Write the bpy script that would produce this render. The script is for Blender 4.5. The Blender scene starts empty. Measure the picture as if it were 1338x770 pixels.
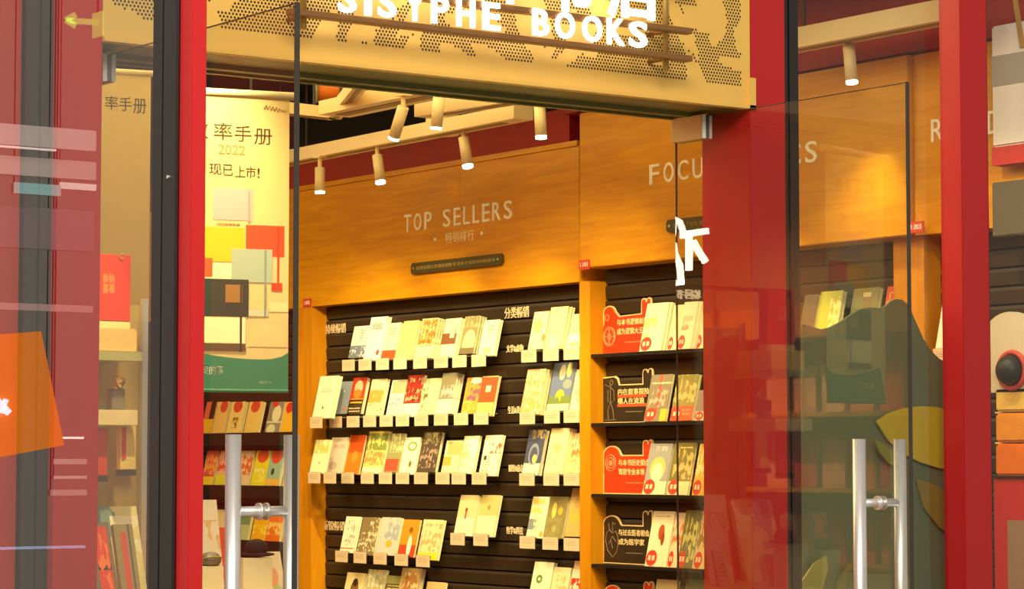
import bpy, bmesh, math, random
from mathutils import Vector, Matrix
random.seed(7)
SC = bpy.context.scene
COL = SC.collection
PI = math.pi

# ------------------------------------------------------------------ camera, world, big lights, exposure
F_PX = 3372.0
YAW, PITCH = math.radians(35.8), math.radians(3.70)
CAM = Vector((0, 0, 1.5))
cd = bpy.data.cameras.new('camera'); cam = bpy.data.objects.new('camera', cd); COL.objects.link(cam)
cd.sensor_width = 36; cd.lens = F_PX/1338*36; cd.clip_end = 100; cd.clip_start = 0.05
cam.location = CAM; cam.rotation_euler = (PI/2+PITCH, 0, -YAW)
SC.camera = cam
cd.dof.use_dof = False
SC.view_settings.view_transform = 'Standard'; SC.view_settings.look = 'None'
SC.view_settings.gamma = 1; SC.view_settings.use_curve_mapping = False
SC.view_settings.exposure = 0.18
SC.cycles.max_bounces = 10; SC.cycles.transparent_max_bounces = 24; SC.cycles.glossy_bounces = 4
SC.cycles.sample_clamp_indirect = 6
SC.cycles.use_denoising = True
W = bpy.data.worlds.new('mall_air'); SC.world = W; W.use_nodes = True
W.node_tree.nodes['Background'].inputs[0].default_value = (1.0, .86, .68, 1)
W.node_tree.nodes['Background'].inputs[1].default_value = 0.42

def area(name, loc, target, sx, sy, power, col):
    l = bpy.data.lights.new(name, 'AREA'); l.shape = 'RECTANGLE'; l.size = sx; l.size_y = sy
    l.energy = power; l.color = col
    o = bpy.data.objects.new(name, l); COL.objects.link(o); o.location = loc
    o.rotation_euler = (Vector(target)-Vector(loc)).to_track_quat('-Z', 'Y').to_euler()
    return o
WARM = (1.0, .78, .34)
area('mall_front_fill', (0.6, 0.2, 5.2), (4.4, 6.2, 1.6), 3.0, 2.0, 390, (1, .88, .78))  # added fill that brightens the red facade, no fixture behind it
area('mall_side_fill', (-3.0, 3.6, 4.6), (4.4, 6.2, 1.8), 2.0, 1.5, 130, (1, .86, .76))  # side fill added to lift the post faces turned towards it
area('shop_overhead_fill', (5.0, 8.6, 3.42), (5.0, 8.6, 0), 2.2, 3.6, 82, WARM)  # general fill added under the shop ceiling, not a fixture
area('shop_overhead_fill_far', (4.9, 12.6, 3.42), (5.2, 12.6, 0), 2.4, 2.6, 75, WARM)  # second added overhead fill, for the far bays

# ------------------------------------------------------------------ pixel ray helpers (1338 x 770 frame)
_M = cam.rotation_euler.to_matrix()
def ray(px, py):
    return (_M @ Vector(((px-669)/F_PX, -(py-385)/F_PX, -1))).normalized()
def on(px, py, ax, val):
    d = ray(px, py); t = (val-CAM[ax])/d[ax]
    return CAM + d*t
def onX(px, py, v): return on(px, py, 0, v)
def onY(px, py, v): return on(px, py, 1, v)
def onZ(px, py, v): return on(px, py, 2, v)
def px_of(p):
    q = _M.transposed() @ (Vector(p)-CAM)
    return 669+F_PX*q.x/-q.z, 385-F_PX*q.y/-q.z

# ------------------------------------------------------------------ materials
def lin(c):
    return tuple(((v/255)/12.92 if v/255 <= .04045 else ((v/255+.055)/1.055)**2.4) for v in c) + (1,)
def newmat(name):
    m = bpy.data.materials.new(name); m.use_nodes = True
    return m, m.node_tree.nodes, m.node_tree.links, m.node_tree.nodes['Principled BSDF']
def plain(name, c, rough=.5, metal=0, var=0, scale=20, spec=.5, bump=0):
    m, N, L, b = newmat(name)
    b.inputs['Base Color'].default_value = lin(c); b.inputs['Roughness'].default_value = rough
    b.inputs['Metallic'].default_value = metal; b.inputs['Specular IOR Level'].default_value = spec
    if var or bump:
        n = N.new('ShaderNodeTexNoise'); n.inputs['Scale'].default_value = scale; n.inputs['Detail'].default_value = 3
        tc = N.new('ShaderNodeTexCoord'); L.new(tc.outputs['Object'], n.inputs['Vector'])
        if var:
            mx = N.new('ShaderNodeMix'); mx.data_type = 'RGBA'
            mx.inputs['A'].default_value = tuple(x*(1-var) for x in lin(c)[:3])+(1,)
            mx.inputs['B'].default_value = tuple(min(1, x*(1+var)) for x in lin(c)[:3])+(1,)
            L.new(n.outputs['Fac'], mx.inputs['Factor']); L.new(mx.outputs['Result'], b.inputs['Base Color'])
        if bump:
            bp = N.new('ShaderNodeBump'); bp.inputs['Strength'].default_value = bump; bp.inputs['Distance'].default_value = .002
            L.new(n.outputs['Fac'], bp.inputs['Height']); L.new(bp.outputs['Normal'], b.inputs['Normal'])
    return m
def wood(name, c1, c2, rough=.42, axis=1):
    m, N, L, b = newmat(name)
    tc = N.new('ShaderNodeTexCoord'); mp = N.new('ShaderNodeMapping')
    s = [9, 9, 9]; s[axis] = .9; mp.inputs['Scale'].default_value = s
    L.new(tc.outputs['Object'], mp.inputs['Vector'])
    n = N.new('ShaderNodeTexNoise'); n.inputs['Scale'].default_value = 3.2; n.inputs['Detail'].default_value = 6; n.inputs['Distortion'].default_value = .6
    L.new(mp.outputs['Vector'], n.inputs['Vector'])
    n2 = N.new('ShaderNodeTexNoise'); n2.inputs['Scale'].default_value = 1.1; n2.inputs['Detail'].default_value = 2
    L.new(tc.outputs['Object'], n2.inputs['Vector'])
    ad = N.new('ShaderNodeMath'); ad.operation = 'ADD'; L.new(n.outputs['Fac'], ad.inputs[0]); L.new(n2.outputs['Fac'], ad.inputs[1])
    r = N.new('ShaderNodeMapRange'); r.inputs['From Min'].default_value = .7; r.inputs['From Max'].default_value = 1.3
    L.new(ad.outputs[0], r.inputs['Value'])
    mx = N.new('ShaderNodeMix'); mx.data_type = 'RGBA'; mx.inputs['A'].default_value = lin(c1); mx.inputs['B'].default_value = lin(c2)
    L.new(r.outputs[0], mx.inputs['Factor']); L.new(mx.outputs['Result'], b.inputs['Base Color'])
    b.inputs['Roughness'].default_value = rough; b.inputs['Specular IOR Level'].default_value = .3
    return m
def emit(name, c, s):
    m, N, L, b = newmat(name)
    b.inputs['Base Color'].default_value = lin(c)
    b.inputs['Emission Color'].default_value = lin(c); b.inputs['Emission Strength'].default_value = s
    return m
def glass(name, tint=(.93, .95, .90), f0=.045, k=1.85):
    m = bpy.data.materials.new(name); m.use_nodes = True; N = m.node_tree.nodes; L = m.node_tree.links; N.clear()
    g = N.new('ShaderNodeNewGeometry'); dp = N.new('ShaderNodeVectorMath'); dp.operation = 'DOT_PRODUCT'
    L.new(g.outputs['Incoming'], dp.inputs[0]); L.new(g.outputs['Normal'], dp.inputs[1])
    ab = N.new('ShaderNodeMath'); ab.operation = 'ABSOLUTE'; L.new(dp.outputs['Value'], ab.inputs[0])
    om = N.new('ShaderNodeMath'); om.operation = 'SUBTRACT'; om.inputs[0].default_value = 1; L.new(ab.outputs[0], om.inputs[1])
    pw = N.new('ShaderNodeMath'); pw.operation = 'POWER'; pw.inputs[1].default_value = 5; L.new(om.outputs[0], pw.inputs[0])
    ma = N.new('ShaderNodeMath'); ma.operation = 'MULTIPLY_ADD'; ma.inputs[1].default_value = 1-f0; ma.inputs[2].default_value = f0
    L.new(pw.outputs[0], ma.inputs[0])
    # one mirror image per pane: only the face towards the viewer reflects, with the strength of both
    ff = N.new('ShaderNodeMath'); ff.operation = 'SUBTRACT'; ff.inputs[0].default_value = 1; L.new(g.outputs['Backfacing'], ff.inputs[1])
    m2 = N.new('ShaderNodeMath'); m2.operation = 'MULTIPLY'; L.new(ff.outputs[0], m2.inputs[0]); L.new(ma.outputs[0], m2.inputs[1])
    m3 = N.new('ShaderNodeMath'); m3.operation = 'MULTIPLY'; m3.inputs[1].default_value = k; m3.use_clamp = True; L.new(m2.outputs[0], m3.inputs[0]); ma = m3
    t = N.new('ShaderNodeBsdfTransparent'); t.inputs['Color'].default_value = tint+(1,)
    gl = N.new('ShaderNodeBsdfGlossy'); gl.inputs['Roughness'].default_value = 0.0
    mx = N.new('ShaderNodeMixShader'); L.new(ma.outputs[0], mx.inputs[0]); L.new(t.outputs[0], mx.inputs[1]); L.new(gl.outputs[0], mx.inputs[2])
    o = N.new('ShaderNodeOutputMaterial'); L.new(mx.outputs[0], o.inputs[0])
    return m
def cover(name, base, spec=(), rough=.38):
    """printed cover: flat shapes in the cover's own 0..1 coordinates"""
    m, N, L, b = newmat(name)
    tc = N.new('ShaderNodeTexCoord'); sx = N.new('ShaderNodeSeparateXYZ'); L.new(tc.outputs['Generated'], sx.inputs[0])
    U, V = sx.outputs['X'], sx.outputs['Z']
    def M(op, a, bb=None, clamp=False):
        n = N.new('ShaderNodeMath'); n.operation = op; n.use_clamp = clamp
        for i, v in enumerate((a, bb)):
            if v is None: continue
            if isinstance(v, (int, float)): n.inputs[i].default_value = v
            else: L.new(v, n.inputs[i])
        return n.outputs[0]
    rgb = N.new('ShaderNodeRGB'); rgb.outputs[0].default_value = lin(base); cur = rgb.outputs[0]
    for s in spec:
        k = s[0]
        if k in 'rnl':
            u0, v0, u1, v1 = s[1:5]
            f = M('LESS_THAN', M('ABSOLUTE', M('SUBTRACT', U, (u0+u1)/2)), (u1-u0)/2)
            f = M('MULTIPLY', f, M('LESS_THAN', M('ABSOLUTE', M('SUBTRACT', V, (v0+v1)/2)), (v1-v0)/2))
            if k == 'n':
                n = N.new('ShaderNodeTexNoise'); n.inputs['Scale'].default_value = s[6] if len(s) > 6 else 5
                n.inputs['Detail'].default_value = 2; L.new(tc.outputs['Generated'], n.inputs['Vector'])
                f = M('MULTIPLY', f, M('GREATER_THAN', n.outputs['Fac'], s[7] if len(s) > 7 else .5))
            if k == 'l':   # rows of small type
                f = M('MULTIPLY', f, M('GREATER_THAN', M('FRACT', M('MULTIPLY', V, s[6])), .55))
                n = N.new('ShaderNodeTexNoise'); n.inputs['Scale'].default_value = 22; L.new(tc.outputs['Generated'], n.inputs['Vector'])
                f = M('MULTIPLY', f, M('GREATER_THAN', n.outputs['Fac'], .44))
            c = s[5]
        elif k == 'e':
            cu, cv, ru, rv = s[1:5]; c = s[5]
            a = M('POWER', M('ABSOLUTE', M('DIVIDE', M('SUBTRACT', U, cu), ru)), 2)
            d = M('POWER', M('ABSOLUTE', M('DIVIDE', M('SUBTRACT', V, cv), rv)), 2)
            f = M('LESS_THAN', M('ADD', a, d), 1)
        mx = N.new('ShaderNodeMix'); mx.data_type = 'RGBA'; L.new(f, mx.inputs['Factor'])
        L.new(cur, mx.inputs['A']); mx.inputs['B'].default_value = lin(c); cur = mx.outputs['Result']
    L.new(cur, b.inputs['Base Color']); b.inputs['Roughness'].default_value = rough
    return m

RED = plain('red_lacquer', (184, 24, 28), .42, var=.05, scale=3)
REDPANEL = plain('red_panel', (190, 34, 24), .5, var=.06)
BLACKM = plain('black_aluminium', (34, 32, 32), .4, var=.12, scale=40)
GOLD = plain('gold_painted_steel', (232, 190, 92), .45, var=.05, scale=4)
HOLE = plain('hole_shadow_steel', (62, 46, 18), .8)
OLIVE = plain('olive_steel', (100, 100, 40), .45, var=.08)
WOOD = wood('orange_ply', (206, 132, 6), (232, 164, 12))
WOODV = wood('orange_ply_upright', (200, 126, 10), (222, 148, 16), axis=2)
SLATM = plain('dark_slat', (50, 34, 16), .5, var=.2, scale=9)
DARKB = plain('black_backing', (18, 13, 9), .8)
REDSOF = plain('dark_red_soffit', (158, 22, 0), .6, var=.06)
CEIL = plain('near_black_ceiling', (26, 20, 14), .9)
FLOORM = plain('pale_stone_floor', (150, 138, 118), .3, var=.08, scale=2)
WHITEM = plain('cream_painted_metal', (228, 204, 150), .45)
STEEL = plain('brushed_steel', (232, 232, 232), .36, .75, var=.03, scale=60)
PATCH = plain('satin_champagne_metal', (214, 190, 140), .35, .8, var=.06)
WHITES = plain('pale_satin_steel', (225, 225, 215), .4, .2)
EDGE = plain('glass_edge', (60, 56, 48), .3, var=.15, scale=25)
GL_DOOR = glass('door_glass', (.95, .955, .93), .05, 1.35)
GL_NEAR = glass('near_pane_glass', (.93, .935, .91), .06)
GL_WIN = glass('window_glass', (.96, .965, .94), .035)
TAG = cover('price_tag_card', (232, 204, 170), [('l', .12, .35, .8, .8, (190, 170, 140), 6)])
PAGES = plain('book_pages', (232, 216, 168), .8, var=.06, scale=200)
LETTERW = plain('cream_lettering', (255, 248, 226), .5)
NEON = emit('sign_letter_light', (255, 244, 232), 3.2)
LAMPW = emit('lamp_lens', (255, 240, 220), 14)
BRASS = plain('dark_bronze_plaque', (84, 70, 34), .4, .3)
BRASSL = plain('brass_type', (170, 140, 74), .5)
ACRY = plain('frosted_acrylic', (150, 140, 118), .25)
SHELFB = plain('black_shelf', (26, 18, 12), .5, var=.2)

# ------------------------------------------------------------------ mesh helpers
class MB:
    def __init__(s): s.v = []; s.f = []
    def add(s, vs, fs):
        o = len(s.v); s.v += [Vector(v) for v in vs]; s.f += [tuple(i+o for i in f) for f in fs]; return s
    def box(s, a, b):
        x0, y0, z0 = (min(a[i], b[i]) for i in range(3)); x1, y1, z1 = (max(a[i], b[i]) for i in range(3))
        return s.add([(x0,y0,z0),(x1,y0,z0),(x1,y1,z0),(x0,y1,z0),(x0,y0,z1),(x1,y0,z1),(x1,y1,z1),(x0,y1,z1)],
                     [(0,3,2,1),(4,5,6,7),(0,1,5,4),(1,2,6,5),(2,3,7,6),(3,0,4,7)])
    def bar(s, p, q, w, h):      # box along p-q with width w (horizontal) and height h
        p, q = Vector(p), Vector(q); d = (q-p).normalized(); up = Vector((0,0,1))
        if abs(d.z) > .95: up = Vector((0,1,0))
        a = d.cross(up).normalized()*w/2; b = a.cross(d).normalized()*h/2
        return s.add([p-a-b,p+a-b,p+a+b,p-a+b,q-a-b,q+a-b,q+a+b,q-a+b],
                     [(0,1,2,3),(7,6,5,4),(0,4,5,1),(1,5,6,2),(2,6,7,3),(3,7,4,0)])
    def tube(s, p, q, r, n=20, r2=None):
        p, q = Vector(p), Vector(q); r2 = r if r2 is None else r2
        d = (q-p).normalized(); up = Vector((0,0,1)) if abs(d.z) < .9 else Vector((1,0,0))
        a = d.cross(up).normalized(); b = d.cross(a)
        vs = [p+(a*math.cos(2*PI*i/n)+b*math.sin(2*PI*i/n))*r for i in range(n)]+[q+(a*math.cos(2*PI*i/n)+b*math.sin(2*PI*i/n))*r2 for i in range(n)]
        fs = [(i,(i+1)%n,n+(i+1)%n,n+i) for i in range(n)]+[tuple(range(n))[::-1], tuple(range(n,2*n))]
        return s.add(vs, fs)
    def ball(s, c, rx, ry, rz, n=20, m=12):
        c = Vector(c); vs = [c+Vector((0,0,rz))]
        for j in range(1, m):
            t = PI*j/m
            vs += [c+Vector((rx*math.sin(t)*math.cos(2*PI*i/n), ry*math.sin(t)*math.sin(2*PI*i/n), rz*math.cos(t))) for i in range(n)]
        vs.append(c-Vector((0,0,rz)))
        fs = [(0,1+i,1+(i+1)%n) for i in range(n)]
        for j in range(m-2):
            for i in range(n):
                a = 1+j*n+i; b = 1+j*n+(i+1)%n
                fs.append((a, a+n, b+n, b))
        e = len(vs)-1; k = 1+(m-2)*n
        fs += [(e, k+(i+1)%n, k+i) for i in range(n)]
        return s.add(vs, fs)
    def prism(s, pts, mapf, t0, t1):   # closed outline (u,v) extruded from t0 to t1 through mapf(u,v,t)
        n = len(pts)
        vs = [mapf(u, v, t0) for u, v in pts]+[mapf(u, v, t1) for u, v in pts]
        fs = [tuple(range(n))[::-1], tuple(range(n, 2*n))]+[(i,(i+1)%n,n+(i+1)%n,n+i) for i in range(n)]
        return s.add(vs, fs)
    def ring(s, c, axis, R, r, n=24, m=8):
        c = Vector(c); ax = Vector(axis).normalized(); up = Vector((0,0,1)) if abs(ax.z) < .9 else Vector((1,0,0))
        a = ax.cross(up).normalized(); b = ax.cross(a); vs = []; fs = []
        for i in range(n):
            t = 2*PI*i/n; d = a*math.cos(t)+b*math.sin(t)
            for j in range(m):
                u = 2*PI*j/m; vs.append(c+d*(R+r*math.cos(u))+ax*r*math.sin(u))
        for i in range(n):
            for j in range(m):
                fs.append((i*m+j, ((i+1)%n)*m+j, ((i+1)%n)*m+(j+1)%m, i*m+(j+1)%m))
        return s.add(vs, fs)
def wloc(o):
    v = Vector((0,0,0))
    while o is not None: v += o.location; o = o.parent
    return v
def obj(name, mb, mat, parent=None, smooth=False, local=False, bevel=0):
    off = Vector((0,0,0)) if (parent is None or local) else wloc(parent)
    me = bpy.data.meshes.new(name)
    me.from_pydata([v-off for v in mb.v], [], mb.f); me.validate()
    bm = bmesh.new(); bm.from_mesh(me); bmesh.ops.recalc_face_normals(bm, faces=bm.faces)
    if bevel: bmesh.ops.bevel(bm, geom=bm.edges[:], offset=bevel, segments=2, affect='EDGES', clamp_overlap=True)
    bm.to_mesh(me); bm.free()
    if smooth:
        for p in me.polygons: p.use_smooth = len(p.vertices) < 6
    me.materials.append(mat)
    o = bpy.data.objects.new(name, me); COL.objects.link(o)
    if parent: o.parent = parent
    return o
def thing(name, label, cat, loc=(0,0,0), group=None, rot=None):
    o = bpy.data.objects.new(name, None); COL.objects.link(o); o.location = loc; o.empty_display_size = .05
    if rot: o.rotation_euler = rot
    o['label'] = label; o['category'] = cat
    if group: o['group'] = group
    return o
def tag(o, label, cat, group=None):
    o['label'] = label; o['category'] = cat
    if group: o['group'] = group
    return o
def struct(name, mb, mat, parent=None, bevel=0):
    o = obj(name, mb, mat, parent, bevel=bevel)
    if parent is None: o['kind'] = 'structure'
    return o
_tc = {}
def text_mesh(s, extrude=.1, offset=0.0, res=3):
    key = (s, extrude, offset)
    if key in _tc: return _tc[key]
    cu = bpy.data.curves.new('t', 'FONT'); cu.body = s; cu.size = 1; cu.extrude = extrude; cu.offset = offset; cu.resolution_u = res
    ob = bpy.data.objects.new('t', cu); COL.objects.link(ob)
    me = bpy.data.meshes.new_from_object(ob.evaluated_get(bpy.context.evaluated_depsgraph_get()))
    v = [x.co.copy() for x in me.vertices]; f = [tuple(p.vertices) for p in me.polygons]
    bpy.data.objects.remove(ob); bpy.data.curves.remove(cu); bpy.data.meshes.remove(me)
    _tc[key] = (v, f); return v, f
def fit_text(s, mapf, w, h, depth, offset=0.0, by_cap=True):
    """text stretched to w x h, mapped by mapf(u, v, t)"""
    v, f = text_mesh(s, .1, offset)
    x0 = min(p.x for p in v); x1 = max(p.x for p in v); y0 = min(p.y for p in v); y1 = max(p.y for p in v)
    mb = MB(); mb.add([mapf((p.x-x0)/(x1-x0)*w, (p.y-y0)/(y1-y0)*h, (p.z+.1)/.2*depth) for p in v], f); return mb
def mapX(X, Y0, Z0):     # surface facing -X: u runs towards -Y (to the viewer's right)
    return lambda u, v, t: Vector((X-t, Y0-u, Z0+v))
def mapY(Y, X0, Z0):     # surface facing -Y
    return lambda u, v, t: Vector((X0+u, Y-t, Z0+v))

# ================================================================== STRUCTURE
FY = 6.2
struct('floor', MB().box((-8, -6, -.05), (7.6, 15.2, 0)), FLOORM)
struct('ceiling', MB().box((2.3, 6.52, 3.5), (7.6, 15.2, 3.6)), CEIL)
struct('wall_right', MB().box((7.345, 5.9, 0), (7.5, 15.2, 3.5)), DARKB)
struct('wall_back', MB().box((2.3, 15.0, 0), (7.5, 15.2, 3.5)), plain('tan_back_wall', (150, 118, 62), .7, var=.08))
struct('wall_left', MB().box((2.3, 6.44, 0), (2.42, 15.0, 3.5)), plain('warm_wall', (160, 108, 52), .7, var=.08))
struct('trim_1', MB().box((7.18, 9.5, 2.975), (7.34, 14.9, 3.14)), REDSOF)
struct('trim_2', MB().box((7.12, 6.35, 3.10), (7.34, 9.47, 3.42)), REDSOF)

# facade posts
def post(name, x0, x1, y0, y1): return struct(name, MB().box((x0, y0, 0), (x1, y1, 3.5)), RED, bevel=.002)
post('pillar_entrance_right', 5.41, 5.56, 6.2, 6.44)
post('pillar_entrance_left', 2.99, 3.12, 6.2, 6.44)
post('pillar_window', 6.36, 6.49, 6.2, 6.30)
NY = [onX(p, 385, 2.4).y for p in (248, 232, 215, 202)]
post('pillar_corner', 2.4, onY(268, 385, NY[0]).x, NY[0], NY[1]-.001)
struct('wall_red', MB().box((2.42, 6.27, 0), (2.917, 6.34, 3.5)), REDPANEL)
# black frame profiles: two channels with a groove
def frame_x(name, x0, x1, y):
    m = (x0+x1)/2; o = struct(name, MB().box((x0, y-.03, 0), (m-.004, y+.04, 3.5)).box((m+.004, y-.03, 0), (x1, y+.04, 3.5)).box((x0, y-.015, 0), (x1, y+.03, 3.5)), BLACKM)
    return o
fr1 = frame_x('trim_window_frame', 5.56, 5.645, 6.26)
frame_x('trim_side_frame', 2.917, 2.99, 6.26)
frame_x('trim_end_frame', 6.49, 6.522, 6.26)
tn = struct('trim_corner_frame', MB().box((2.392, NY[1], 0), (2.45, NY[2]-.003, 3.5)).box((2.392, NY[2]+.003, 0), (2.45, NY[3], 3.5)).box((2.40, NY[1], 0), (2.44, NY[3]-.003, 3.5)), BLACKM)
for zz in (2.055, 1.235):
    obj('screw', MB().tube((2.392, (NY[1]+NY[2])/2, zz), (2.389, (NY[1]+NY[2])/2, zz), .0035, 10), STEEL, tn)
# glass panes
w1 = struct('window_1', MB().box((5.645, 6.285, 0), (6.36, 6.297, 3.5)), GL_WIN)
w2 = struct('window_2', MB().box((6.522, 6.285, 0), (7.34, 6.297, 3.5)), GL_WIN)
w3 = struct('window_3', MB().box((2.404, NY[3], 0), (2.416, 6.26, 3.5)), GL_NEAR)

# header beam with perforated panel
hb = thing('entrance_header', 'gold perforated steel header beam above the open glass doors', 'header beam', (4.26, 6.2, 2.62))
HZ = onY(981, 143, 6.2).z
obj('panel', MB().box((3.12, 6.2, HZ), (5.41, 6.22, 3.5)), GOLD, hb)
obj('bottom_flange', MB().box((3.12, 6.188, HZ), (5.425, 6.2, HZ+.012)).box((5.40, 6.188, HZ), (5.425, 6.2, HZ+.10)), GOLD, hb)
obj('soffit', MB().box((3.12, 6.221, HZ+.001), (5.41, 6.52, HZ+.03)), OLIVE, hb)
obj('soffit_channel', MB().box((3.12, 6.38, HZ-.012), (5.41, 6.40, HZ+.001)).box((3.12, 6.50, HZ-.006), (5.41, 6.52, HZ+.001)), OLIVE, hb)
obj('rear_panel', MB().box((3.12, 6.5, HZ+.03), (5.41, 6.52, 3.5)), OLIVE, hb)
petals = []
rr = random.Random(12)
for i in range(120):
    petals.append((rr.uniform(3.1, 5.42), rr.uniform(2.66, 3.4), rr.uniform(.05, .13), rr.uniform(.018, .042), rr.uniform(0, PI)))
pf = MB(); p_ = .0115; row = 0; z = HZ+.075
while z < 3.2:
    x = 3.15+(row % 2)*p_/2
    while x < 5.37:
        ins = False
        for (cx, cz, a, b, t) in petals:
            dx, dz = x-cx, z-cz
            if abs(dx) > a or abs(dz) > a: continue
            u = dx*math.cos(t)+dz*math.sin(t); v = -dx*math.sin(t)+dz*math.cos(t)
            if abs(v) < b*(1-(u/a)**2): ins = True; break
        if not ins and abs(u if False else 0) < 1:
            n = 6; r = .0037
            pf.add([(x+r*math.cos(k*PI/3), 6.1994, z+r*1.15*math.sin(k*PI/3)) for k in range(6)], [(0,1,2,3,4,5)])
        x += p_
    z += p_*.866; row += 1
pfo = obj('perforation', pf, HOLE, hb); pfo['kind'] = 'stuff'

# ================================================================== SHOP SIGN
SY = 6.08
sg = thing('shop_sign', 'white glowing letter sign on bronze rails above the entrance', 'sign', (4.2, SY, 2.8))
RAIL = plain('bronze_rail', (150, 108, 62), .4, .5)
def rail(px0, px1, py_at, py_x):
    z = onY(py_x, py_at, SY).z; a = onY(px0, 0, SY).x; b = onY(px1, 0, SY).x
    obj('rail', MB().box((a, SY-.012, z-.009), (b, SY+.02, z+.009)), RAIL, sg, bevel=.002); return z
zl = rail(378, 902, 77, 900); zu = rail(378, 902, 41, 900); rail(378, 902, -32, 900)
for px, pb in ((396, 38), (870, 93)):
    a = onY(px, pb, SY+.035)
    obj('upright', MB().tube((a.x, SY+.035, a.z), (a.x, SY+.035, 3.4), .010, 14), plain('bronze_post', (190, 160, 90), .35, .6), sg, smooth=True)
    for zz in (zl, zu): obj('standoff', MB().tube((a.x, SY+.035, zz), (a.x, 6.2, zz), .007, 10), RAIL, sg, smooth=True)
def sign_letters(s, xs, hh, zbase, off, wpx):
    for ch, pxc in zip(s, xs):
        w = wpx[ch] if isinstance(wpx, dict) else wpx
        a = onY(pxc-w/2, 0, SY).x; b = onY(pxc+w/2, 0, SY).x
        nm = 'letter' if ord(ch) < 256 else 'character'
        obj(nm, fit_text(ch, mapY(SY-.012, a, zbase), b-a, hh, .008, off), NEON, sg)
lw = {'I': 8, 'S': 23, 'Y': 26, 'P': 22, 'H': 23, 'E': 22, 'B': 21, 'O': 25, 'K': 22}
sign_letters('SISYPHE', [450, 477, 502, 538, 571, 604.5, 638], .080, zl+.013, .02, lw)
sign_letters('BOOKS', [702.5, 734, 769.5, 800.5, 829.5], .080, zl+.013, .02, lw)
sign_letters('西西弗书店', [487, 570, 653, 738, 823], .185, zu+.010, .022, 66)

# ================================================================== GLASS DOORS
def door(name, X, pull_y, label):
    d = thing(name, label, 'door', (X, 6.40, 0))
    y0, y1 = (5.41, 6.475) if X > 4 else (5.325, 6.475)
    obj('glass_panel', MB().box((X-.006, y0+.002, .01), (X+.006, y1-.002, 2.608)), GL_DOOR, d)
    obj('glass_edge', MB().box((X-.0075, y0, .01), (X+.0075, y0+.0015, 2.61)), EDGE, d)
    obj('glass_edge', MB().box((X-.0035, y1-.0015, .01), (X+.0035, y1, 2.61)), EDGE, d)
    obj('glass_edge', MB().box((X-.004, y0, 2.608), (X+.004, y1, 2.6095)), EDGE, d)
    for z0 in (2.535, .0):
        obj('patch_fitting', MB().box((X-.02, y1-.155, z0), (X-.0061, y1, z0+.078)).box((X+.0061, y1-.155, z0), (X+.02, y1, z0+.078)).box((X-.0061, y1-.155, z0+.074), (X+.0061, y1, z0+.082)), PATCH, d, bevel=.002)
        for s in (-1, 1): obj('fitting_side', MB().box((X+s*.0062, y1-.158, z0+.001), (X+s*.0196, y1-.1552, z0+.077)), WHITES, d)
        obj('fitting_gasket', MB().box((X-.005, y1-.162, z0+.002), (X+.005, y1-.1551, z0+.076)), BLACKM, d)
    obj('pivot_pin', MB().tube((X, y1-.07, 2.615), (X, y1-.07, 2.66), .01, 12), STEEL, d)
    hd = obj('pull_handle', MB().tube((X-.082, pull_y, .55), (X-.082, pull_y, 1.565), .0195, 28), STEEL, d, smooth=True)
    obj('pull_handle', MB().tube((X+.082, pull_y, .55), (X+.082, pull_y, 1.565), .0195, 28), STEEL, d, smooth=True)
    for zz in (1.378, .74):
        obj('handle_bolt', MB().tube((X-.082, pull_y, zz), (X+.082, pull_y, zz), .0125, 16), STEEL, d, smooth=True)
        for s in (-1, 1): obj('washer', MB().tube((X+s*.0065, pull_y, zz), (X+s*.013, pull_y, zz), .021, 20), STEEL, d, smooth=True)
    return d
door('glass_door', 3.2, 5.478, 'frameless glass door leaf standing open before the yellow planner banner')
door('glass_door', 5.33, 5.54, 'frameless glass door leaf standing open before the green hill display')

# ================================================================== BOOKCASE WALL (front plane X = 7.18)
PX = 7.18
YP = {k: onX(k, 400, PX).y for k in (255, 386, 388, 397, 408, 757, 771, 1168, 1187, 1190, 1208)}
SL0 = 7.27
def slats(parent, ya, yb, z0, z1, seams=()):
    ys = [ya]+list(seams)+[yb]
    obj('slat_backing', MB().box((SL0+.012, ya, z0), (SL0+.05, yb, z1)), DARKB, parent)
    for a, b in zip(ys[:-1], ys[1:]):
        z = z1; me = None
        while z > z0+.07:
            if me is None:
                mb = MB(); h = .0625; L_ = b-a-.003
                mb.add([(0,0,0),(0,L_,0),(0,L_,-h),(0,0,-h),(.011,0,.0),(.011,L_,.0),(.016,L_,-h),(.016,0,-h),(-.004,0,-.012),(-.004,L_,-.012)],
                       [(4,5,1,0),(0,1,9,8),(8,9,2,3),(3,2,6,7),(7,6,5,4),(0,8,3,7,4),(1,5,6,2,9)])
                me = obj('slat', mb, SLATM, parent, local=True)
                o = me
            else:
                o = me.copy(); COL.objects.link(o); o.parent = parent
            o.location = Vector((SL0, a+.0015, z-.004))-parent.location
            z -= .0712
def letters(s, px0, py0, px1, py1, X, hh, parent, space=None):
    """evenly tracked lettering between two pixel points on the baseline, one part per letter"""
    a = onX(px0, py0, X); b = onX(px1, py1, X); W_ = a.y-b.y
    adv = {'I': .55, 'L': .85, ' ': .75, 'E': .9, 'T': .95}
    tot = sum(adv.get(c, 1) for c in s); u = 0
    for c in s:
        w = adv.get(c, 1)/tot*W_
        if c != ' ':
            k = .2 if c == 'I' else .70
            obj('letter', fit_text(c, mapX(X, a.y-u-w*(1-k)*.3, (a.z+b.z)/2), w*k, hh, .006, .004), LETTERW, parent)
        u += w
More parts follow.
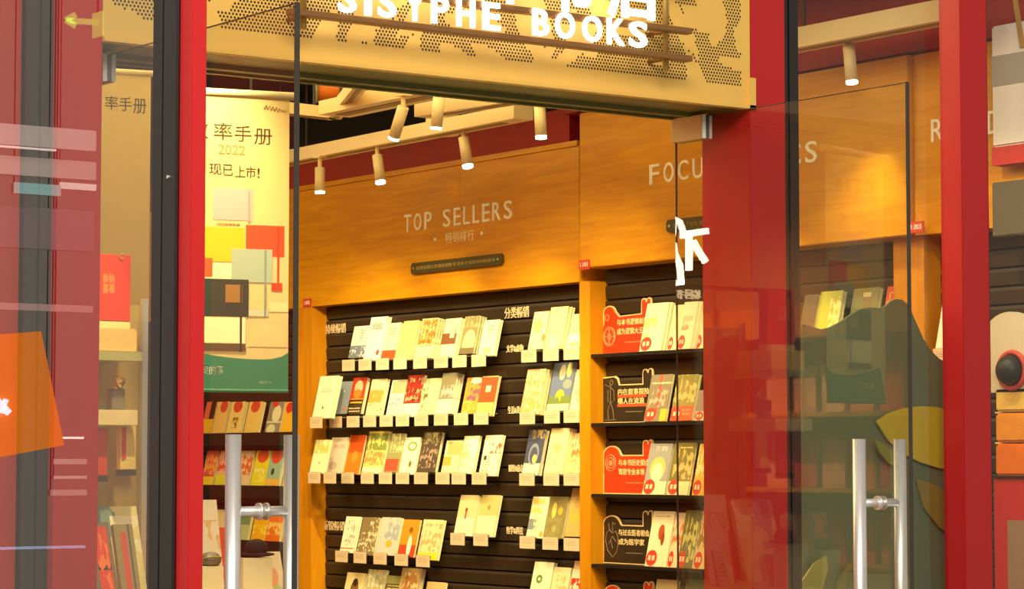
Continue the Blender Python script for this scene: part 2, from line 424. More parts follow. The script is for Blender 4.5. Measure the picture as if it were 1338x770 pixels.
def plaque(parent, px0, py0, px1, py1, X, hh, txt):
    a = onX(px0, py0, X); b = onX(px1, py1, X); z = (a.z+b.z)/2; w = a.y-b.y; c = .012
    pts = [(c,0),(w-c,0),(w,c),(w,hh-c),(w-c,hh),(c,hh),(0,hh-c),(0,c)]
    p = obj('plaque', MB().prism(pts, mapX(X, a.y, z), 0, .02), BRASS, parent)
    q = [(x*.985+.005, y*.86+.004) for x, y in pts]
    obj('plaque_text', fit_text(txt, mapX(X-.02, a.y-.05, z+hh*.32), w-.1, hh*.34, .002), BRASSL, p)
    for yy in (a.y-.024, b.y+.024): obj('plaque_screw', MB().tube((X-.02, yy, z+hh/2), (X-.024, yy, z+hh/2), .006, 10), plain('screw_metal', (230, 210, 160), .3, .9), p)
def number_plate(parent, px, py, X, txt):
    a = onX(px, py, X)
    p = obj('number_plate', MB().box((X-.004, a.y-.04, a.z-.022), (X, a.y+.04, a.z+.022)), plain('plate_red', (206, 60, 36), .5), parent)
    obj('plate_text', fit_text(txt, mapX(X-.004, a.y+.028, a.z-.009), .056, .02, .001), LETTERW, p)

bc = thing('bookcase', 'orange plywood bookcase bay headed TOP SELLERS over dark slatwall', 'bookcase', (PX, 10.6, 0), 'bookcase bays along the shop wall')
yl, yr = YP[757], YP[397]
obj('header_board', MB().box((PX, yl, 2.325), (7.34, onX(600, 300, PX).y-.001, 2.975)), WOOD, bc)
obj('header_board', MB().box((PX, onX(600, 300, PX).y+.001, 2.325), (7.34, onX(400, 300, PX).y, 2.975)), WOOD, bc)
obj('header_board', MB().box((PX, onX(400, 300, PX).y+.002, 2.325), (7.34, onX(386, 300, PX).y, 2.975)), WOOD, bc)
obj('top_moulding', MB().box((PX-.012, yl, 2.955), (PX-.0005, onX(386, 300, PX).y, 2.98)), WOOD, bc)
obj('side_panel', MB().box((PX, YP[408], 0), (7.34, YP[397], 2.3245)), WOODV, bc)
obj('side_panel', MB().box((PX, YP[771], 0), (7.34, YP[757]-.001, 2.3245)), WOODV, bc)
slats(bc, YP[757]+.002, YP[408]-.002, .75, 2.325, [onX(663, 450, SL0).y])
letters('TOP SELLERS', 528, 304, 673, 285, PX, .088, bc)
a = onX(583, 319, PX); b = onX(620, 313, PX)
obj('lettering', fit_text('畅销排行', mapX(PX, a.y, (a.z+b.z)/2), a.y-b.y, .052, .004), plain('tan_lettering', (252, 226, 170), .5), bc)
for px, py in ((569, 313), (630, 305)):
    a = onX(px, py, PX); obj('lettering_dot', MB().tube((PX, a.y, a.z), (PX-.004, a.y, a.z), .009, 10), LETTERW, bc)
plaque(bc, 541, 358, 659, 347, PX, .055, '经管日常行为里的感悟书 更多不会想到的畅销书')
number_plate(bc, 402, 396, PX, '1.002')
def slat_label(parent, px0, py0, px1, txt, hh=.052):
    X = SL0-.006; a = onX(px0, py0, X); b = onX(px1, py0, X)
    o = obj('section_label', fit_text(txt, mapX(X, a.y, a.z), a.y-b.y, hh, .003, .012), plain('label_white', (238, 214, 170), .5), parent)
slat_label(bc, 425.5, 437, 452, '持续畅销', .052)
slat_label(bc, 659.5, 417, 691.5, '分类畅销', .054)
slat_label(bc, 422, 693, 451, '新锐畅销', .05)
slat_label(bc, 662, 461, 684, '文学&虚构', .036)
slat_label(bc, 664, 541, 684, '生活&美食', .036)
slat_label(bc, 665, 617, 684, '财经&励志', .036)
slat_label(bc, 662, 698, 684, '哲学&科技', .036)

FX = 7.12
bf = thing('bookcase', 'orange plywood bookcase bay headed FOCUS with red badged books', 'bookcase', (PX, 8.4, 0), 'bookcase bays along the shop wall')
fy0, fy1 = onX(1187, 200, FX).y, onX(757, 200, FX).y
obj('header_board', MB().box((FX, fy0, 2.38), (7.34, fy1, 3.09)), WOOD, bf, bevel=.004)
obj('side_panel', MB().box((PX, YP[1190], 0), (7.34, YP[1168], 2.379)), WOODV, bf)
slats(bf, YP[1168]+.002, YP[771]-.002, .75, 2.38)
letters('FOCUS TOPICS', 848, 241, 1073, 212, FX, .088, bf)
plaque(bf, 875, 305, 990, 291, FX, .055, '关注当下话题 更多值得阅读的好书推荐')
number_plate(bf, 764, 346, FX, '1.001'); number_plate(bf, 1198, 297, FX, '1.003')

br = thing('bookcase', 'orange plywood bookcase bay headed R beside the red window post', 'bookcase', (PX, 6.9, 0), 'bookcase bays along the shop wall')
obj('header_board', MB().box((PX-.03, 6.35, 2.38), (7.34, fy0-.002, 3.09)), WOOD, br)
obj('side_panel', MB().box((PX, YP[1208], 0), (7.34, YP[1190]-.002, 2.379)), WOODV, br)
slats(br, 6.35, YP[1208]-.002, .75, 2.38)
a = onX(1218, 186, PX-.03); b = onX(1236, 184, PX-.03)
obj('letter', fit_text('R', mapX(PX-.03, a.y, a.z), .066, .088, .006, .004), LETTERW, br)
obj('letter', fit_text('E', mapX(PX-.03, a.y-.10, a.z), .066, .088, .006, .004), LETTERW, br)
obj('letter', fit_text('A', mapX(PX-.03, a.y-.20, a.z), .066, .088, .006, .004), LETTERW, br)
obj('letter', fit_text('D', mapX(PX-.03, a.y-.30, a.z), .066, .088, .006, .004), LETTERW, br)

bk = thing('bookcase', 'orange plywood bookcase bay with black shelves seen under green banner foot', 'bookcase', (PX, 13, 0), 'bookcase bays along the shop wall')
obj('header_board', MB().box((PX, onX(385, 300, PX).y+.004, 2.325), (7.34, 14.6, 2.975)), WOOD, bk)
obj('side_panel', MB().box((PX, YP[397]+.002, 0), (7.34, YP[386], 2.3245)), WOODV, bk)
obj('side_panel', MB().box((PX, 14.52, 0), (7.34, 14.6, 2.3245)), WOODV, bk)
slats(bk, YP[386]+.002, 14.51, .75, 2.325)

# ================================================================== BOOKS
book_n = 0
LEAN = math.radians(13)
def make_book(Y, Z, w, h, t, mat, label, X=7.11, lean=LEAN, group='books shown face out on the shop wall', rz=-PI/2, loc=None, cat='book', sidemat=None):
    """front cover faces local -y, bottom-left front corner at the origin"""
    r = thing('book', label, cat, loc if loc is not None else (X, Y, Z), group, (-lean, 0, rz))
    c = MB().box((0, 0, 0), (w, .0012, h)).box((0, t-.0012, 0), (w, t, h)).box((0, .0012, 0), (.0015, t-.0012, h))
    obj('cover', c, mat, r, local=True)
    obj('page_block', MB().box((.0015, .0012, .002), (w-.003, t-.0012, h-.002)), sidemat or PAGES, r, local=True)
    return r
def copy_tree(o, parent=None):
    c = o.copy(); COL.objects.link(c); c.parent = parent
    for ch in list(o.children): copy_tree(ch, c)
    return c
LEDGE0 = None
def make_ledge(Y, Z, X, label):
    """tag's lower-left front corner at the origin"""
    global LEDGE0
    if LEDGE0 is None:
        LEDGE0 = thing('price_ledge', label, 'book ledge', (X, Y, Z), 'acrylic book ledges with price tags', (0, 0, -PI/2))
        obj('ledge_plate', MB().box((.004, .0025, .052), (.116, .06, .0555)), ACRY, LEDGE0, local=True)
        obj('tag_holder', MB().box((0, .001, 0), (.12, .003, .06)), ACRY, LEDGE0, local=True)
        obj('price_tag', MB().box((.001, -.0008, .001), (.119, .001, .059)), TAG, LEDGE0, local=True)
        return LEDGE0
    c = copy_tree(LEDGE0); c.location = (X, Y, Z); c['label'] = label; return c

# (px left, px right, y bottom, y top, thickness m, copies, base colour, print, description)
C_W = (250, 240, 214); C_CR = (240, 218, 160); C_Y = (244, 220, 140)
def grey(v): return (v, v-6, v-20)
BOOKS = []
def row(place, items, tags, tagy):
    for i, it in enumerate(items): BOOKS.append((place, it, tags[i] if i < len(tags) else None, tagy))
row('top row', [
 (455, 475, 468, 427, .016, 1, (250,240,226), [('n',0,0,1,.38,(120,130,150),7,.42),('l',.5,.55,.75,.9,(150,150,150),14)], 'white book with blue-grey skyline picture'),
 (474, 496, 472, 415, .026, 1, (252,244,236), [('r',.18,.68,.78,.86,(222,206,190)),('l',.2,.7,.76,.84,(150,140,130),20),('e',.78,.18,.1,.06,(220,90,60))], 'tall white book with grey squared title'),
 (496, 515, 471, 423, .018, 1, (246,226,190), [('r',0,0,1,.26,(222,84,40)),('l',.3,.62,.75,.86,(180,150,110),14)], 'cream book with orange-red lower band'),
 (518, 538, 471, 420, .024, 1, (240,206,132), [('r',0,0,.06,1,(222,180,100))], 'plain tan-yellow book'),
 (542, 563, 469, 417, .020, 3, (246,226,180), [('n',0,.35,1,.97,(206,110,30),6,.48),('n',0,.35,1,.97,(230,180,70),11,.52),('r',.1,.3,.9,.33,(200,160,120))], 'cream book with orange fresco picture'),
 (573, 594, 468, 417, .020, 1, (250,236,196), [('r',0,.34,.86,.62,(140,80,36)),('n',.4,.55,.8,.85,(150,120,70),8,.5),('r',.44,.5,.72,.84,(246,228,180))], 'cream book with brown painted block'),
 (599, 618, 463, 414, .020, 3, (150,134,88), [('e',.55,.3,.42,.34,(232,210,150)),('r',0,0,1,.16,(120,104,66)),('n',0,.7,1,1,(190,176,120),5,.5)], 'olive book with pale arch'),
 (624, 645, 466, 419, .018, 1, (250,242,206), [('r',.3,.06,.75,.24,(238,214,140)),('l',.3,.6,.7,.86,(190,170,120),12)], 'cream book with faint yellow block'),
], [447,468.5,491,514,540,567,591,616], (485.5, 480))
row('second row', [
 (407.5, 432, 547, 492, .034, 1, (250,238,208), [('l',.2,.58,.8,.7,(206,196,170),14),('r',.42,.22,.5,.28,(120,100,70))], 'thick plain white book with tiny mark'),
 (438, 453, 541, 499, .014, 1, (150,162,176), [('e',.7,.14,.12,.07,(220,120,90)),('e',.4,.7,.06,.04,(230,230,230))], 'grey-blue book with small red dot'),
 (453, 471, 541, 494, .022, 1, (200,60,30), [('r',0,0,1,.38,(50,34,24)),('e',.5,.72,.3,.2,(240,190,150)),('e',.5,.55,.3,.12,(240,130,40)),('l',.1,.22,.95,.42,(240,200,40),9),('l',.05,.04,.9,.2,(220,200,160),12)], 'red and black book with yellow title'),
 (477, 497, 543.5, 496, .018, 1, (238,220,176), [('n',0,.35,.9,.7,(236,168,70),6,.42),('n',0,.1,1,.9,(190,160,110),9,.6)], 'cream book with amber figures'),
 (504, 523, 543.5, 497, .012, 1, (226,220,206), [('r',.1,.62,1,.96,(186,180,132)),('n',0,.1,1,.5,(190,170,190),8,.55)], 'pale grey book with sage square'),
 (523.5, 545, 545, 491, .014, 1, (244,232,214), [('r',0,.32,1,1,(170,44,30)),('n',0,.36,1,.95,(224,170,120),6,.56),('n',0,.36,1,.95,(70,30,26),9,.6)], 'book with dark red painting over white'),
 (547, 569, 542, 495, .012, 1, (244,230,170), [('n',.0,.1,.35,1,(120,110,50),5,.55)], 'pale yellow book with dark leaf edge'),
 (569, 588, 541, 488, .018, 3, (236,228,206), [('r',0,.36,1,1,(146,136,104)),('n',.1,.4,1,.7,(190,186,170),5,.5),('l',.2,.52,.8,.6,(238,232,210),16)], 'grey photo book with white foot'),
 (602, 621, 541, 494, .012, 1, (238,160,52), [('r',.3,.82,1,1,(246,236,200)),('n',.2,.35,1,.85,(150,90,110),6,.5),('n',0,0,1,.35,(250,200,110),8,.55)], 'orange book with purple blot'),
 (621, 642, 544, 492, .018, 1, (186,84,34), [('r',0,0,1,.34,(244,206,110)),('r',.34,.6,.66,.76,(240,220,180)),('r',0,.97,1,1,(245,220,150))], 'rust red book with small white square'),
], [405,430.5,453,474.5,496,517,541.5,567,593,619], (560, 555.5))
row('third row', [
 (404, 423, 619, 575, .014, 1, (246,240,196), [('n',0,.6,1,1,(214,208,110),5,.45),('r',.5,.3,.6,.34,(160,150,110))], 'white book with lime-green wash'),
 (425, 447, 618, 572, .016, 1, (240,222,206), [('r',.2,.7,.9,.8,(222,196,180)),('e',.35,.2,.24,.12,(214,186,170))], 'pinkish white book with faint circle'),
 (448, 468, 620, 569, .012, 1, (236,124,24), [('r',0,.56,1,1,(216,84,24)),('e',.55,.45,.2,.14,(240,150,50)),('r',0,0,.07,1,(240,160,60))], 'bright orange book'),
 (472, 498, 619, 564, .018, 1, (236,212,120), [('n',0,.55,1,.95,(140,150,70),6,.46),('n',0,.2,1,.55,(214,150,90),8,.5),('r',0,0,1,.16,(244,234,190))], 'tall gold book with green foliage print'),
 (501, 520, 617, 567, .012, 1, (160,156,100), [('r',0,.02,.9,.34,(196,86,60)),('n',.1,.5,1,1,(210,206,150),6,.5)], 'sage book with brick red foot'),
 (521, 541, 620, 572, .016, 1, (250,244,216), [('e',.55,.76,.3,.13,(140,160,70)),('e',.55,.76,.2,.08,(250,240,200)),('e',.6,.28,.1,.1,(190,150,50)),('e',.6,.28,.05,.05,(90,80,40))], 'white book with green ring'),
 (544, 568, 617, 565, .020, 1, (92,76,62), [('n',.05,.1,.95,.7,(180,150,130),7,.54),('n',.1,.7,.95,.98,(160,150,96),9,.5),('r',0,0,.05,1,(60,50,40))], 'dark brown book crowded with pale figures'),
 (576, 597, 618, 576, .012, 1, (240,230,180), [('r',.15,.55,1,.97,(190,190,120)),('r',0,.22,.5,.5,(240,180,80))], 'cream book with sage and orange squares'),
 (598, 618, 619, 570, .014, 1, (250,240,200), [('e',.6,.7,.34,.26,(252,248,226)),('n',0,.2,.5,.8,(220,196,130),5,.5)], 'pale gold glossy book'),
 (625, 648, 622, 569, .014, 1, (248,236,210), [('n',.3,.55,1,.95,(200,104,50),5,.56),('l',.1,.1,.5,.5,(190,170,140),14),('e',.2,.44,.08,.06,(80,60,40))], 'white book with rust brush marks'),
], [402.5,422.8,446,471.5,495,517,541,569,590,616.5], (632, 633.5))
row('pair under the third row', [
 (592.5, 616, 700, 647, .034, 1, (250,240,200), [('r',0,.44,1,1,(220,206,150)),('r',.42,.42,.5,.6,(196,60,50)),('e',.46,.64,.07,.05,(150,60,50)),('l',.2,.05,.8,.3,(220,206,170),12)], 'thick cream book with small red figure'),
 (620, 644, 701, 647, .014, 1, (246,234,186), [('r',0,.5,1,1,(216,196,124)),('e',.5,.7,.08,.06,(170,140,80))], 'two-tone sand coloured book'),
], [588.5, 618.5], (712.5, 713.5))
row('fourth row', [
 (443.5, 462, 722, 675, .012, 1, (250,238,212), [('n',.2,.2,.9,.9,(190,176,160),8,.56),('r',0,.1,.9,.14,(200,140,110))], 'white book with faint pencil drawing'),
 (465, 487, 725, 676, .016, 1, (140,118,80), [('n',0,.1,1,.6,(236,220,180),9,.55),('n',.5,.4,1,1,(236,220,180),10,.55)], 'brown book with white brush calligraphy'),
 (490, 515, 725, 676, .018, 1, (204,206,196), [('n',.3,.4,1,1,(170,176,180),5,.5),('e',.6,.3,.16,.1,(226,180,60))], 'pale blue-grey book with yellow lozenge'),
 (519, 540, 727.5, 679, .012, 1, (222,150,36), [('r',0,0,1,.32,(200,72,40)),('e',.6,.3,.14,.28,(246,236,214)),('e',.55,.72,.12,.08,(150,90,30))], 'mustard book with dancing white figure'),
 (544, 570, 731, 679, .018, 1, (244,222,168), [('r',0,0,1,.18,(238,222,60)),('n',0,.2,1,.9,(214,176,120),6,.54)], 'cream book with bright yellow foot'),
], [438,462,488,515.5,543.5], (734.5, 741))
row('fifth row', [
 (444, 467, 800, 748, .016, 1, (244,222,164), [('e',.55,.6,.22,.22,(140,96,60)),('e',.55,.76,.14,.1,(60,44,34)),('r',.35,.2,.8,.5,(120,90,60))], 'cream book with portrait of dark-haired woman'),
 (471, 495, 800, 744, .014, 1, (226,222,184), [('n',.0,.5,1,1,(190,186,140),5,.5),('e',.5,.5,.2,.1,(206,180,110))], 'pale grey-green book'),
 (497, 517, 800, 752, .014, 1, (150,146,84), [('r',0,.5,1,.78,(96,80,40)),('l',.1,.55,.9,.74,(220,206,140),12)], 'moss green book with brown band'),
 (515, 541, 800, 742, .030, 1, (200,170,110), [('e',.5,.62,.36,.3,(176,120,60)),('n',.1,.3,.9,.9,(226,200,150),6,.54)], 'thick bronze-gold book'),
 (550, 574, 805, 760, .014, 1, (230,190,130), [('r',.15,.5,.85,.8,(224,150,80))], 'tan book with apricot square'),
], [438,464,490,512,545], (812, 816))
row('top shelf of the subject columns', [
 (689.5, 709, 457, 408, .012, 1, (248,234,186), [('e',.4,.62,.3,.18,(232,198,130)),('r',0,0,1,.1,(240,226,180)),('e',.9,.3,.1,.1,(150,140,60))], 'cream book with tan moon'),
 (710, 733, 457, 402, .022, 2, (246,228,158), [('r',.3,.04,.6,.3,(250,240,190)),('r',0,0,.04,1,(230,206,130))], 'plain straw-yellow book'),
 (739, 761, 457, 411, .016, 1, (246,238,212), [('r',0,.42,1,1,(222,182,156)),('r',.2,.1,.9,.2,(236,200,110))], 'white book with dusty pink top'),
], [681,709.5,736.5], (474.5, 471))
row('second shelf of the subject columns', [
 (679, 703, 542, 483, .020, 2, (244,226,170), [('n',0,.2,1,1,(222,180,120),8,.5),('n',0,.0,1,.3,(240,180,90),7,.48),('n',0,.5,1,.9,(180,160,90),12,.6)], 'cream book with small floral print'),
 (713.5, 742, 537, 475, .012, 1, (110,124,160), [('e',.5,.3,.2,.14,(236,190,40)),('e',.45,.8,.14,.16,(236,220,170)),('e',.75,.85,.12,.16,(240,216,120)),('r',0,0,1,.14,(236,220,180)),('n',0,.14,1,.3,(120,140,60),5,.4),('e',.75,.55,.2,.1,(150,160,150))], 'blue painting book with yellow lemons'),
 (744, 768, 537, 483, .014, 1, (246,222,186), [('n',.2,.2,1,.9,(226,170,130),6,.5)], 'peach floral book half behind the post'),
], [679,711,739.5], (555, 553))
row('third shelf of the subject columns', [
 (681.5, 703, 621, 562, .022, 1, (76,82,110), [('r',0,0,1,.26,(246,232,204)),('e',.5,.46,.3,.24,(150,156,170)),('e',.5,.44,.22,.18,(84,90,116)),('e',.6,.36,.14,.1,(236,210,120)),('n',.2,.8,1,1,(190,160,90),9,.5)], 'navy book with pale arch and white foot'),
 (710, 734, 620, 560, .020, 3, (248,226,168), [('e',.5,.58,.24,.08,(240,190,130)),('l',.4,.2,.6,.5,(210,180,130),12)], 'cream book with small salmon emblem'),
 (741, 763, 620, 566, .012, 1, (246,222,166), [('n',0,.4,1,1,(234,130,60),5,.52),('n',0,.0,1,.5,(240,180,90),8,.55)], 'cream book with orange blossoms'),
], [678.5,710,739.5], (635, 635))
row('fourth shelf of the subject columns', [
 (687, 709, 703, 649, .012, 1, (248,238,200), [('n',0,.6,.7,.95,(226,206,110),6,.45),('r',0,.2,.5,.46,(140,146,150)),('n',.3,.0,1,.6,(236,220,170),8,.5),('e',.85,.1,.12,.07,(196,180,90))], 'white book with lemon and slate patches'),
 (709.5, 733, 703, 649, .016, 1, (146,132,72), [('e',.35,.66,.12,.2,(236,206,100)),('e',.7,.66,.12,.1,(224,180,60)),('n',0,.0,1,.5,(160,146,90),6,.5),('e',.5,.22,.12,.08,(180,170,110))], 'khaki book with two yellow shapes'),
 (737, 760, 701, 638, .016, 1, (206,172,96), [('e',.5,.4,.3,.14,(226,180,70)),('e',.55,.72,.24,.14,(190,150,80))], 'tall tan book beside the post'),
], [679,708.7,737], (717, 720))
row('fifth shelf of the subject columns', [
 (689, 714, 790, 734, .020, 1, (250,240,200), [('e',.38,.6,.16,.1,(110,140,60)),('e',.38,.6,.07,.04,(240,240,200))], 'cream book with green seal'),
 (716, 738, 790, 741, .014, 1, (246,222,170), [('n',.2,.3,.9,.8,(220,190,130),8,.52)], 'cream book with faint fresco'),
 (741, 766, 790, 733, .014, 1, (248,226,196), [('n',0,.0,1,.6,(220,50,30),4,.46),('r',0,.8,1,1,(236,190,140))], 'white book with red splash'),
], [681,711,738], (806, 806))
made = []
BX = 7.13
for place, it, tg, tagy in BOOKS:
    x0, x1, yb, yt, t, n, base, pr, desc = it
    t = min(t, .024) if n == 1 else min(t, .034/n)
    X = (SL0 if x0 > 424 else PX-.004)-.0545-(t+.0015)*n; x1 = min(x1, 757)
    a = onX(x0, yb, X); b = onX(x1, yb, X)
    w = a.y-b.y; hh = (onX(x0+8, yt, X+.04).z-a.z)/math.cos(LEAN)
    m = cover('print_'+desc.replace(' ', '_'), base, pr)
    r = make_book(a.y, a.z, w, hh, t, m, desc+', '+place, X=X)
    r['row'] = place
    for k in range(1, n):
        c = copy_tree(r); c.location = (X+math.cos(LEAN)*(t+.0015)*k, a.y-.004*k, a.z-.003*k)
        c['label'] = ('middle' if k == 1 and n > 2 else 'rear')+' spare copy behind the '+desc
    if tg is not None:
        pxc = tg; frac = (tg-x0)
        xs = [q[2] for q in BOOKS if q[0] == place and q[2]]
        f = 0 if len(xs) < 2 else (tg-xs[0])/(xs[-1]-xs[0])
        ty = tagy[0]+(tagy[1]-tagy[0])*f
        tx_ = min(X-.006, 7.186 if tg > 424 else 7.09); p = onX(min(tg, 736.5), ty, tx_)
        make_ledge(p.y, p.z, tx_, 'price-tag ledge under the '+desc)

# ---- FOCUS bay: black shelves, talker boards, badged books
fshelf_y = [(462, 'top'), (552.5, 'second'), (645.5, 'third'), (737.5, 'fourth'), (826, 'lowest')]
TX = 7.215
for py, nm in fshelf_y:
    z = onX(800, py, TX).z
    obj('shelf_board', MB().box((7.183, YP[1168]+.002, z-.016), (SL0-.0045, YP[771]-.002, z-.0015)), SHELFB, bf)
def outline(kind, e=0.0):
    pts = [(0+e, 0+e*1.0), (1-e, 0+e), (1-e, .72)]
    # quote-mark bump
    import math as m
    for k in range(0, 9):
        t = PI*k/8; pts.append((.955+(.045-e*.8)*m.cos(t), .93+(.07-e)*m.sin(t)))
    pts.append((.91, .9))
    for k in range(1, 9):
        t = PI*k/8; pts.append((.855+(.055-e*.8)*m.cos(t), .91+(.08-e)*m.sin(t)))
    pts.append((.80+e, .72-e))
    top = {'compass': (.20, .86, .11, .13), 'square': (.28, .86, 0, 0), 'round': (.36, .86, .18, .18)}[kind]
    if kind == 'square':
        pts += [(.34-e*.3, .72-e), (.31-e*.6, .84-e), (.26-e, .88-e), (0+e, .86-e)]
    elif kind == 'round':
        pts.append((.38-e*.5, .72-e))
        for k in range(1, 12):
            t = PI*k/12; pts.append((.18+(.185-e)*m.cos(t), .70+(.19-e)*m.sin(t)))
        pts.append((0+e, .62))
    else:
        pts.append((.36-e*.3, .70-e))
        for k in range(0, 12):
            t = .25+ (PI-.25)*k/11; pts.append((.16+(.13-e)*m.cos(t), .76+(.14-e)*m.sin(t)))
        pts += [(.04+e, .56), (0+e, .48)]
    return pts
TCRIM = plain('talker_cream_rim', (250, 214, 150), .5)
TRED = plain('talker_red', (226, 62, 20), .5); TBLK = plain('talker_dark', (50, 36, 22), .5)
TLINE = plain('talker_pale_line', (244, 150, 100), .5); TLINE2 = plain('talker_grey_line', (140, 122, 96), .5)
TTXT = plain('talker_text', (252, 224, 160), .5); THL = plain('talker_underline', (220, 90, 46), .5)
def talker(kind, red, px0, px1, yb, yt, t1, t2, motif, label):
    X = 7.259; a = onX(px0, yb, X); b = onX(px1, yb, X); w = a.y-b.y; h = onX(px0, yt, X).z-a.z
    z0 = a.z; t = thing('shelf_talker', label, 'sign', (X, a.y, z0), 'shaped topic cards on the badged book shelves')
    mp = lambda u, v, d: Vector((X-d, a.y-u*w, z0+v*h))
    obj('card', MB().prism(outline(kind), mp, -.004, .004), TCRIM, t)
    obj('printed_face', MB().prism(outline(kind, .022), mp, .0041, .005), TRED if red else TBLK, t)
    ln = TLINE if red else TLINE2
    def text(s, u, v, ww, hh):
        obj('lettering', fit_text(s, lambda p, q, d: Vector((X-.0052-d, a.y-u*w-p, z0+v*h+q)), ww*w, hh*h, .001, .015), TTXT, t)
    if not red and kind == 'square':
        for v in (.50, .33):
            obj('underline', MB().prism([(.31, v-.03), (.88, v-.03), (.88, v+.03), (.31, v+.03)], mp, .005, .0056), THL, t)
    text(t1, .32, .52, .62, .12); text(t2, .32, .35, .52, .12)
    obj('small_print', MB().prism([(.47, .20), (.80, .20), (.80, .215), (.47, .215)], mp, .005, .0056), ln, t)
    mb = MB()
    def R(u, v, r, k=.011):
        mb.ring(mp(u, v, .0055), (1, 0, 0), r*h, k*h, 26, 5)
    if motif == 'compass':
        R(.165, .33, .17, .014); R(.165, .33, .14, .006); R(.12, .68, .055, .010)
        c = mp(.165, .33, .0055)
        for q in range(4):
            an = q*PI/2+.0; mb.bar(c, c+Vector((0, math.cos(an)*.15*h, math.sin(an)*.15*h)), .004, .006)
        for q in range(4):
            an = q*PI/2+PI/4; mb.bar(c, c+Vector((0, math.cos(an)*.08*h, math.sin(an)*.08*h)), .003, .003)
    elif motif == 'clock':
        R(.16, .57, .15, .010); R(.16, .57, .10, .010)
        mb.tube(mp(.16, .57, .004), mp(.16, .57, .006), .055*h, 16)
    elif motif == 'figure':
        P = lambda u, v: mp(u, v, .0055)
        for (u0, v0, u1, v1) in [(.17,.72,.17,.40),(.17,.68,.06,.72),(.17,.68,.24,.60),(.24,.6,.25,.42),(.17,.40,.12,.24),(.17,.40,.22,.24),(.12,.24,.13,.06),(.22,.24,.24,.06),(.12,.4,.12,.62),(.05,.06,.28,.06),(.14,.40,.22,.40)]:
            mb.bar(P(u0, v0), P(u1, v1), .0025, .0025)
        R(.19, .76, .045, .008)
    else:
        P = lambda u, v: mp(u, v, .0055)
        pts = [(.20,.12),(.10,.24),(.06,.42),(.08,.56),(.14,.62),(.20,.56),(.27,.60),(.31,.50),(.31,.34),(.28,.20),(.20,.12)]
        for p, q in zip(pts[:-1], pts[1:]): mb.bar(P(*p), P(*q), .003, .003)
        for (u0, v0, u1, v1) in [(.14,.62,.12,.74),(.20,.6,.20,.76),(.20,.76,.26,.72),(.2,.5,.27,.4),(.2,.5,.12,.36),(.16,.44,.2,.28)]:
            mb.bar(P(u0, v0), P(u1, v1), .003, .003)
    obj('line_drawing', mb, ln, t)
    return t
talker('compass', True, 787, 852, 464, 393.5, '与本书逻辑相识', '成为逻辑大王', 'compass', 'red shaped topic card with white compass drawing')
talker('square', False, 788, 854, 553.5, 484, '内在叙事探险', '哪人在流浪', 'figure', 'dark topic card with standing anatomical figure drawing')
talker('round', True, 789, 854, 645.5, 575, '与本书历史相会', '驾驭专业本领', 'clock', 'red shaped topic card with round dial drawing')
talker('round', False, 789, 854, 736, 665.5, '与过去医者相会', '成为医学家', 'heart', 'dark topic card with human heart line drawing')
talker('round', True, 790, 855, 826, 756, '与本书科学相会', '成为科学家', 'clock', 'red topic card cut off by the lower picture edge')
BADGE = [('e', .26, .15, .25, .145, (216, 60, 34)), ('r', .10, .11, .22, .20, (250, 214, 170)), ('r', .28, .11, .40, .20, (250, 214, 170))]
